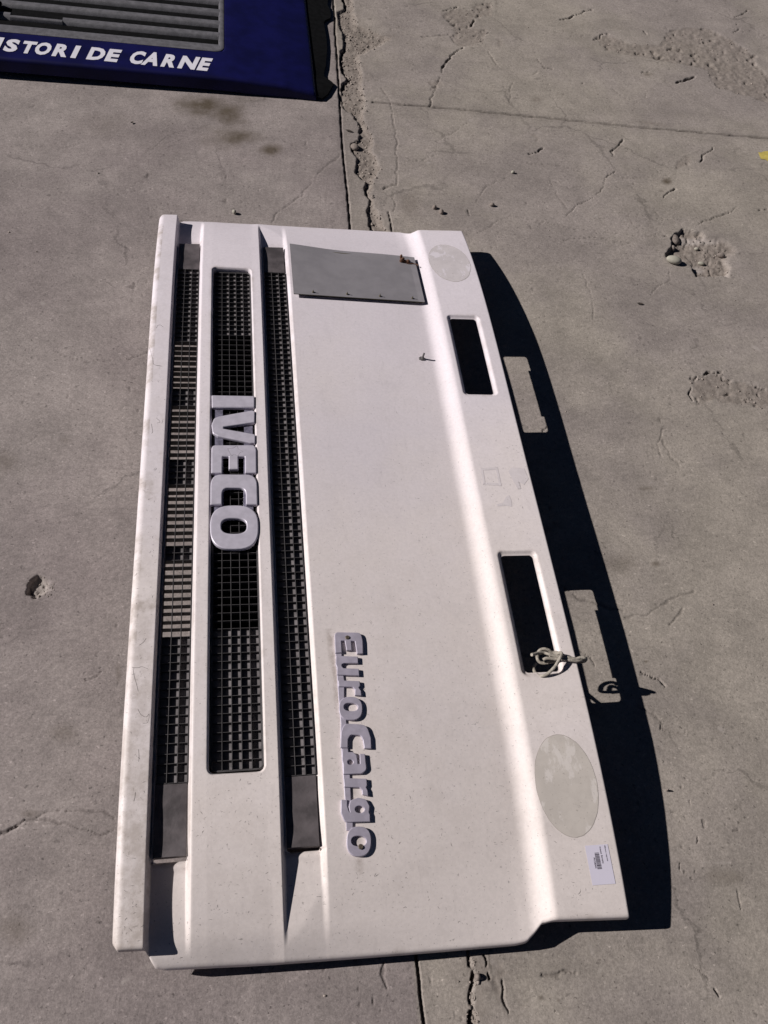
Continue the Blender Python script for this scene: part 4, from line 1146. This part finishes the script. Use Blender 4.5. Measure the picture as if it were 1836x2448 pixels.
# ---- grey cover plate riveted on the face
PLc = crop(660, 560, .2411)
def build_plate():
    c = [(135, 100), (1370, 228), (1475, 672), (175, 588)]
    Zp = lambda x, y: Zs(x, y) + .010
    def pt(u, v):
        a = np.array(c, float); p = (a[0]*(1-u) + a[1]*u)*(1-v) + (a[3]*(1-u) + a[2]*u)*v
        return on(*PLc(*p), .010)
    n, m = 22, 12
    bm = bmesh.new(); top = []
    for j in range(m+1):
        row = []
        for i in range(n+1):
            u, v = i/n, j/m
            q = pt(u, v)
            curl = .0055*math.exp(-((u-.38)/.30)**2)*(1-v)**2*-1 + .004*(1-u)*(1-v)**2
            row.append(bm.verts.new((q[0], q[1] + curl*.0, q[2] + curl)))
        top.append(row)
    for j in range(m):
        for i in range(n):
            f = bm.faces.new((top[j+1][i], top[j+1][i+1], top[j][i+1], top[j][i]))
    r = bmesh.ops.extrude_face_region(bm, geom=bm.faces[:])
    for v in [q for q in r['geom'] if isinstance(q, bmesh.types.BMVert)]: v.co.z -= .0022
    bmesh.ops.recalc_face_normals(bm, faces=bm.faces[:])
    me = bm_mesh('cover_plate', bm); me.materials.append(M_STEEL); me.materials.append(M_EDGE)
    for p in me.polygons:
        if abs(p.normal.z) < .5: p.material_index = 1
    plate = P(link('cover_plate', me, None)); plate['label'] = 'bent grey metal plate riveted over the far corner of the face'
    # backing board under the plate, set back from its edges
    bm = bmesh.new(); rows = []
    for z0 in (.0075, .0006):
        rows.append([Vector(pt(u, v)) + Vector((0, 0, z0-.010)) for u, v in ((.04, .05), (.96, .05), (.985, .965), (.05, .965))])
    vs = [[bm.verts.new(p) for p in rr] for rr in rows]
    bm.faces.new(vs[0]); bm.faces.new(vs[1][::-1])
    for i in range(4): bm.faces.new((vs[0][i], vs[0][(i+1) % 4], vs[1][(i+1) % 4], vs[1][i]))
    bmesh.ops.recalc_face_normals(bm, faces=bm.faces[:])
    b = link('backing_board', bm_mesh('backing_board', bm), M_EDGE); child(b, panel); b.parent = plate; b.matrix_parent_inverse = Matrix.Identity(4)
    for a, b_ in ((367, 572), (705, 592), (1030, 612), (1352, 634)):
        p = on(*PLc(a, b_), .011)
        bm = bmesh.new(); bmesh.ops.create_uvsphere(bm, u_segments=12, v_segments=8, radius=.0030)
        for v in bm.verts: v.co.z *= .9
        bmesh.ops.create_cone(bm, cap_ends=True, segments=8, radius1=.001, radius2=.0008, depth=.007, matrix=Matrix.Translation((0, 0, .003)))
        o = link('rivet', bm_mesh('rivet', bm), M_EDGE, smooth=True); o.location = p
        o.parent = plate
    # rusty catch: three knuckles on a bent pin
    pts = [on(*PLc(a, b_), .010 + z) for a, b_, z in ((1240, 250, .002), (1236, 226, .012), (1250, 210, .016))]
    def lump(a, b_, z, r, sc):
        p = on(*PLc(a, b_), .010 + z)
        bm = bmesh.new(); bmesh.ops.create_icosphere(bm, subdivisions=2, radius=r)
        rr = random.Random(a)
        for v in bm.verts: v.co = Vector((v.co.x*sc[0], v.co.y*sc[1], v.co.z*sc[2]))*(1 + rr.uniform(-.12, .12))
        o = link('rusty_catch', bm_mesh('rusty_catch', bm), M_RUST, smooth=True); o.location = p; o.parent = plate
    lump(1245, 262, .004, .006, (.9, .8, 1.3)); lump(1275, 268, .003, .005, (.8, 1.0, 1.0)); lump(1308, 268, .004, .006, (1, .8, .9)); lump(1240, 222, .010, .0045, (.8, .8, 1.5)); lump(1258, 245, .007, .0045, (1, 1, 1.2))
    W = [tuple(on(*PLc(a, b_), .010 + z)) for a, b_, z in ((1290, 285, .002), (1320, 290, .002), (1360, 291, .002), (1398, 300, .0015), (1405, 312, .000))]
    o = link('wire_pin', tube_mesh('wire_pin', [W], .0012, 6, 4), M_RUST); o.parent = plate
build_plate()

# ---- washer jet on the face
def build_jet():
    c = crop(980, 820, .0482)
    p = Vector(on(*c(610, 790), 0))
    bm = bmesh.new()
    bmesh.ops.create_uvsphere(bm, u_segments=16, v_segments=10, radius=.0062)
    for v in bm.verts: v.co.z = v.co.z*.55 + .001
    bmesh.ops.create_cone(bm, cap_ends=True, segments=6, radius1=.0066, radius2=.0052, depth=.003, matrix=Matrix.Translation((-.003, 0, .0022)))
    bmesh.ops.create_cone(bm, cap_ends=True, segments=12, radius1=.0028, radius2=.0022, depth=.017, matrix=Matrix.Translation((.0012, .0012, .0095)) @ Matrix.Rotation(.12, 4, 'Y'))
    o = P(link('washer_jet', bm_mesh('washer_jet', bm), M_DARKM, smooth=True, sharp=40)); o.location = p
    o['label'] = 'small dark washer nozzle standing on the white face'
build_jet()

# ---- hairline cracks in the paint of the lip
ZC = crop(250, 1400, .3315); ZC3 = crop(300, 480, .3014); ZC7 = crop(240, 1900, .4219); ZC5 = crop(300, 900, .3014)
zsf = lambda x, y: Zs(x, y) + .0001
for c, L in ((ZC, [(165, 585), (200, 590), (240, 592), (270, 585), (312, 600)]), (ZC, [(205, 600), (215, 660), (230, 710), (242, 760)]),
             (ZC, [(240, 890), (262, 930), (300, 948), (322, 925), (312, 985), (275, 992)]), (ZC, [(245, 1180), (248, 1230), (246, 1270)]), (ZC, [(240, 1240), (255, 1245)]),
             (ZC, [(222, 1490), (218, 1530), (210, 1555)]), (ZC, [(250, 430), (280, 408), (300, 380)]), (ZC, [(305, 1132), (330, 1150), (332, 1160)]),
             (ZC3, [(190, 1165), (200, 1200), (215, 1250), (225, 1298), (290, 1312), (350, 1335)]), (ZC3, [(178, 1262), (210, 1250)]),
             (ZC3, [(245, 1010), (255, 990), (275, 985), (300, 1000)]), (ZC5, [(255, 35), (265, 45)]), (ZC5, [(205, 375), (215, 440), (205, 450)]),
             (ZC5, [(245, 330), (275, 360), (250, 370)]), (ZC5, [(230, 745), (245, 735), (240, 725)]), (ZC5, [(180, 980), (190, 970)]), (ZC5, [(60, 1550), (90, 1560), (70, 1585)]),
             (ZC7, [(1225, 578), (1250, 577)]), (ZC7, [(450, 925), (465, 922)]), (ZC7, [(1100, 568), (1104, 572)])):
    W = [on(*c(a, b), 0) for a, b in L]
    Q = [Vector((q[0], q[1], q[2] - .00008)) for q in W]
    P(link('paint_crack', tube_mesh('paint_crack', [Q], .00036, 4, 3), M_HAIR))

# fine hairs and scuffs on the dirty end of the face, too many and too small to count
def hairs():
    bm = bmesh.new(); r = random.Random(12)
    for _ in range(330):
        x = r.choice([r.uniform(.08, .40), r.uniform(.46, .57), r.uniform(-.145, -.01), r.uniform(-.26, -.225)])
        y = -0.88 + 1.2*r.random()**1.5
        if rrect(x, y, *SLOT_O) < .006 or min(rrect(x, y, *w, .013) for w in WIPER) < .006 or (x < -.2 and abs(y) > .88): continue
        L = r.uniform(.0015, .0075); a = r.uniform(0, math.pi); b = r.uniform(-1.2, 1.2)
        w = r.uniform(.00012, .00032); pts = []
        for i in range(5):
            pts.append((x, y)); x += math.cos(a)*L/4; y += math.sin(a)*L/4; a += b/4
        P_ = np.array(pts); z = Zs(P_[:, 0], P_[:, 1]) + .00025
        prev = None
        for i in range(5):
            d = P_[min(i+1, 4)] - P_[max(i-1, 0)]; d = d/(np.hypot(*d)+1e-9); n = np.array([-d[1], d[0]])*w*(1-.8*abs(i-2)/2)
            q = (bm.verts.new((*(P_[i]+n), z[i])), bm.verts.new((*(P_[i]-n), z[i])))
            if prev: bm.faces.new((prev[0], prev[1], q[1], q[0]))
            prev = q
    for f in bm.faces:
        f.normal_update()
        if f.normal.z < 0: f.normal_flip()
    P(link('paint_hairs', bm_mesh('paint_hairs', bm), M_HAIR))['kind'] = 'stuff'
hairs()

# ================================================================== CORD
CR = crop(1250, 1480, .211)
def W_(L): return [Vector(at(*CR(a, b), z)) for a, b, z in L]
ring = W_([(440, 402, .118), (385, 380, .112), (330, 378, .110), (290, 352, .113), (240, 340, .114), (192, 355, .112), (165, 400, .108), (166, 450, .105), (190, 486, .102), (235, 500, .101), (300, 490, .104), (365, 475, .107), (410, 450, .114)])
big = W_([(300, 412, .117), (350, 408, .117), (405, 388, .121), (430, 382, .125), (439, 400, .127), (420, 445, .128), (377, 520, .126), (324, 582, .122), (264, 630, .117), (202, 648, .112), (152, 624, .104), (126, 580, .094), (122, 548, .082), (135, 520, .060), (150, 500, .030)])
stub = W_([(100, 404, .128), (135, 396, .124), (180, 385, .119), (235, 382, .115), (300, 398, .118), (360, 420, .118), (410, 430, .119), (450, 432, .1195), (500, 432, .1195), (545, 440, .1190), (600, 452, .1190), (650, 438, .1195), (690, 438, .1205), (712, 446, .1170), (712, 462, .106), (690, 480, .092), (640, 480, .080)])
back_ = W_([(228, 462, .114), (270, 445, .117), (330, 448, .116), (385, 455, .116), (440, 452, .1185), (510, 462, .1185), (560, 470, .1180), (620, 472, .1175), (668, 466, .115), (688, 470, .104), (670, 480, .090)])
cord = link('cord', tube_mesh('cord', [ring, big, stub, back_], .0033, 10, 6), M_CORD, smooth=True, sharp=60)
tag(cord, 'beige cord knotted through the near hole and round the edge of the white panel', 'cord')

# ================================================================== BLUE PANEL
BZ = crop(0, 0, .3375)
def zblue(x): return np.interp(x, [-1.6, -.77, -.07, .10, .19, .21], [.072, .063, .052, .040, .028, .024])
def yblue(x): return np.interp(x, [-1.6, -.80, -.07, .12, .205], [1.725, 1.702, 1.683, 1.676, 1.668])
def onb(px, py, off=0.0):
    z = .05
    for _ in range(10):
        p = at(px, py, z); z = float(zblue(p[0])) + off
    return at(px, py, z)
blue = empty('blue_truck_panel', (-.6, 2.0, 0), 'dark blue truck panel with ribbed grey insert and white capital lettering', 'truck panel')
def PB(o): return child(o, blue)

INS_X1 = float(onb(*BZ(1592, 200))[0]); 
ins_b0 = onb(*BZ(0, 225)); ins_b1 = onb(*BZ(1440, 358))
def ins_y(x): return ins_b0[1] + (ins_b1[1]-ins_b0[1])*(x-ins_b0[0])/(ins_b1[0]-ins_b0[0])
INS_TOP = 2.42
def blue_z(x, y):
    z = zblue(x)
    R = .014; d = np.clip(y - yblue(x), 0, R)
    z = z - (R - np.sqrt(np.maximum(R*R-(R-d)**2, 0)))
    R = .012; d = np.clip(.208 - x, 0, R)
    z = z - (R - np.sqrt(np.maximum(R*R-(R-d)**2, 0)))*.7
    e = rrect(x, y - ins_y(x), -2.2, INS_X1, 0, .62, .035)
    z = z - .012*sstep(.0008, -.006, e)
    return z
def build_blue():
    xs = lines([(-1.6, -1.0, .03), (-1.0, INS_X1-.045, .012), (INS_X1-.045, INS_X1+.006, .0018), (INS_X1+.006, .19, .008), (.19, .208, .0016)])
    vs_ = lines([(0, .018, .0014), (.018, .09, .006), (.09, .165, .0022), (.165, .80, .012)])
    X = np.repeat(xs[None], len(vs_), 0); Y = yblue(X) + vs_[:, None]
    Z = blue_z(X, Y) + .0006*vnoise(X, Y, .12, 3)
    nr, nc = X.shape
    idx = np.arange(nr*nc).reshape(nr, nc)
    f = np.stack([idx[:-1, :-1], idx[:-1, 1:], idx[1:, 1:], idx[1:, :-1]], -1).reshape(-1, 4)
    V = np.stack([X.ravel(), Y.ravel(), Z.ravel()], -1)
    rimi = np.concatenate([idx[0, :], idx[1:, -1], idx[-1, :-1][::-1], idx[1:-1, 0][::-1]])
    low = V[rimi].copy(); low[:, 2] = np.maximum(low[:, 2] - .030, .003)
    b = len(V); m = len(rimi); k = np.arange(m)
    f2 = np.stack([rimi[(k+1) % m], rimi[k], b + k, b + (k+1) % m], -1)
    PB(link('face', mesh_np('face', np.vstack([V, low]), np.vstack([f, f2])), M_BLUE, smooth=True, sharp=50))
build_blue()
def build_insert():
    ins = bpy.data.objects.new('ribbed_insert', None); COL.objects.link(ins); PB(ins)
    ins['label'] = 'grey ribbed plastic insert'
    def sub(o): return subpart(o, ins)
    gys = [float(onb(*BZ(1500, q), .0)[1] - ins_y(onb(*BZ(1500, q))[0])) for q in (290, 205, 122, 42)]
    step = np.mean(np.diff(gys)); gys += [gys[-1] + step*(i+1) for i in range(10)]
    x_end = INS_X1 - .022
    def strip(name, y0, y1, x0, x1, h, round_=True, n=26):
        """rounded bar running along the insert between offsets y0..y1"""
        bm = bmesh.new(); prof = []
        for i in range(9):
            t = i/8; prof.append((y0 + (y1-y0)*t, h*(1 - abs(2*t-1)**5.0)))
        xs = np.linspace(x0, x1, n); rows = []
        for x in xs:
            e = .010 if round_ else 0
            g = 1.0
            rows.append([bm.verts.new((x, ins_y(x) + a, float(zblue(x)) - .0115 + b*g)) for a, b in prof])
        for a, b in zip(rows, rows[1:]):
            for k in range(8): bm.faces.new((a[k], b[k], b[k+1], a[k+1]))
        for rr in (rows[0], rows[-1]):
            bm.faces.new(rr)
        bmesh.ops.recalc_face_normals(bm, faces=bm.faces[:])
        return sub(link(name, bm_mesh(name, bm), M_GREYP, smooth=True, sharp=50))
    gw = step*.50
    edges = [.004] + gys
    for i in range(len(gys)):
        y0 = edges[i] + (gw*.75 if i else 0); y1 = edges[i+1] - gw*.25
        if y1 > .60: break
        if i == 1:   # the second rib has a dark grip opening cut in it at the left
            xa = float(onb(*BZ(75, 95))[0]); xb = float(onb(*BZ(448, 118))[0])
            strip('rib', y0, y1, xb, x_end + .004, .0125)
            strip('rib', y0, y0 + (y1-y0)*.45, xa, xb, .0125)
            strip('rib', y0, y1, -1.55, xa, .0125)
        else:
            strip('rib', y0, y1, -1.55, x_end + .004, .0125)
    # raised border closing the ribs, rounded corner
    bm = bmesh.new(); n = 60; outer = []; inner = []
    r_o = .035
    pts = [(-1.55, .001)] + [(INS_X1-.001-r_o + r_o*math.sin(a), .001 + r_o - r_o*math.cos(a)) for a in np.linspace(0, math.pi/2, 10)] + [(INS_X1-.001, .6)]
    pin = [(-1.55, .013)] + [(INS_X1-.022-.016 + .016*math.sin(a), .013 + .016 - .016*math.cos(a)) for a in np.linspace(0, math.pi/2, 10)] + [(INS_X1-.022, .6)]
    def densify(L):
        o = []
        for a, b in zip(L, L[1:]):
            k = 20 if np.hypot(b[0]-a[0], b[1]-a[1]) > .2 else 1
            o += [(a[0] + (b[0]-a[0])*t/k, a[1] + (b[1]-a[1])*t/k) for t in range(k)]
        return o + [L[-1]]
    po, pi_ = densify(pts), densify(pin)
    rows = []
    for (a, b), (c, d) in zip(po, pi_):
        row = []
        for t, h in ((0, 0), (.12, .011), (.5, .0135), (.85, .012), (1, 0)):
            x = a + (c-a)*t; yv = b + (d-b)*t
            row.append(bm.verts.new((x, ins_y(x) + yv, float(zblue(x)) - .0115 + h)))
        rows.append(row)
    for a, b in zip(rows, rows[1:]):
        for k in range(4): bm.faces.new((a[k], b[k], b[k+1], a[k+1]))
    bmesh.ops.recalc_face_normals(bm, faces=bm.faces[:])
    sub(link('border', bm_mesh('border', bm), M_GREYP, smooth=True, sharp=50))
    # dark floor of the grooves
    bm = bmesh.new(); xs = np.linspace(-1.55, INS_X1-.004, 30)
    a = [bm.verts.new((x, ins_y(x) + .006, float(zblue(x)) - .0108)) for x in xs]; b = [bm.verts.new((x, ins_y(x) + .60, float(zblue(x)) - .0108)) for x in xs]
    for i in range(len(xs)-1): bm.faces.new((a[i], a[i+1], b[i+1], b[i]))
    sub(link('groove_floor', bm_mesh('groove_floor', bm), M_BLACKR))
    # latch block at the left end, cut by the picture edge
    p = onb(*BZ(-8, 60), 0)
    bm = bmesh.new(); box_bm(bm, -.05, .006, -.05, .035, -.004, .012); bmesh.ops.bevel(bm, geom=bm.edges[:], offset=.004, segments=2, affect='EDGES')
    o = link('latch', bm_mesh('latch', bm), M_BLACKR); o.location = p; sub(o)
build_insert()
# rubber trim with cast shadow built into its black wavy outline, along the right end of the blue panel
def build_trim():
    bx = [(1010, 880), (1060, 840), (1110, 750), (1090, 730), (1030, 690), (1025, 660), (1040, 600), (1052, 450), (1045, 350), (1022, 220), (1040, 200), (1080, 182), (1085, 150), (1070, 100), (1052, 70), (1060, 0), (1060, -120)]
    out = gpoly(crop(500, 0, .2773), bx)
    bm = bmesh.new(); A_, B_, C_ = [], [], []
    H = .010
    Lr = [0]
    out2 = []
    for i in range(len(out)-1):
        for k in range(5): out2.append(out[i] + (out[i+1]-out[i])*k/5)
    for q in out2:
        x = q[0] - 1.517*H; y = q[1] + .2536*H
        A_.append(bm.verts.new((.200, max(y, 1.672), .018))); B_.append(bm.verts.new((x, y, H))); C_.append(bm.verts.new((x, y, .003)))
    for i in range(len(A_)-1):
        bm.faces.new((A_[i], B_[i], B_[i+1], A_[i+1])); bm.faces.new((B_[i], C_[i], C_[i+1], B_[i+1]))
    bmesh.ops.recalc_face_normals(bm, faces=bm.faces[:])
    PB(link('rubber_and_shadow', bm_mesh('rubber_and_shadow', bm), M_BLACKR))
build_trim()
# white capitals
def blue_text():
    base0 = np.array((20., 362.)); base1 = np.array((1470., 503.))
    d = (base1-base0)/np.hypot(*(base1-base0)); up = np.array((d[1], -d[0]))
    items = [('I', -50, 24, 96), ('S', 14, 145, 92), ('T', 132, 262, 88), ('O', 230, 375, 90), ('R', 363, 503, 90), ('I', 496, 582, 90),
             ('D', 607, 757, 90), ('E', 736, 860, 90), ('C', 902, 1034, 94), ('A', 996, 1150, 96), ('R', 1134, 1268, 92), ('N', 1254, 1412, 92), ('E', 1390, 1502, 92)]
    for ch, x0, x1, h in items:
        V, Fc = glyphs(ch, .050)
        lo = V.min(0); hi = V.max(0)
        b = base0 + d*(x0-20)/d[0]
        sl = .38*h
        w = (x1-x0) - sl
        if ch == 'I': w = 38
        W = []
        for p in V:
            u = (p[0]-lo[0])/(hi[0]-lo[0]); v = (p[1]-lo[1])/(hi[1]-lo[1])
            q = b + d*(u*w + v*sl) + up*(v*h)
            W.append(tuple(onb(*BZ(*q), .0012)))
        me = bpy.data.meshes.new('letter'); me.from_pydata(W, [], Fc); me.update()
        PB(link('letter', me, M_WHITEL))
blue_text()
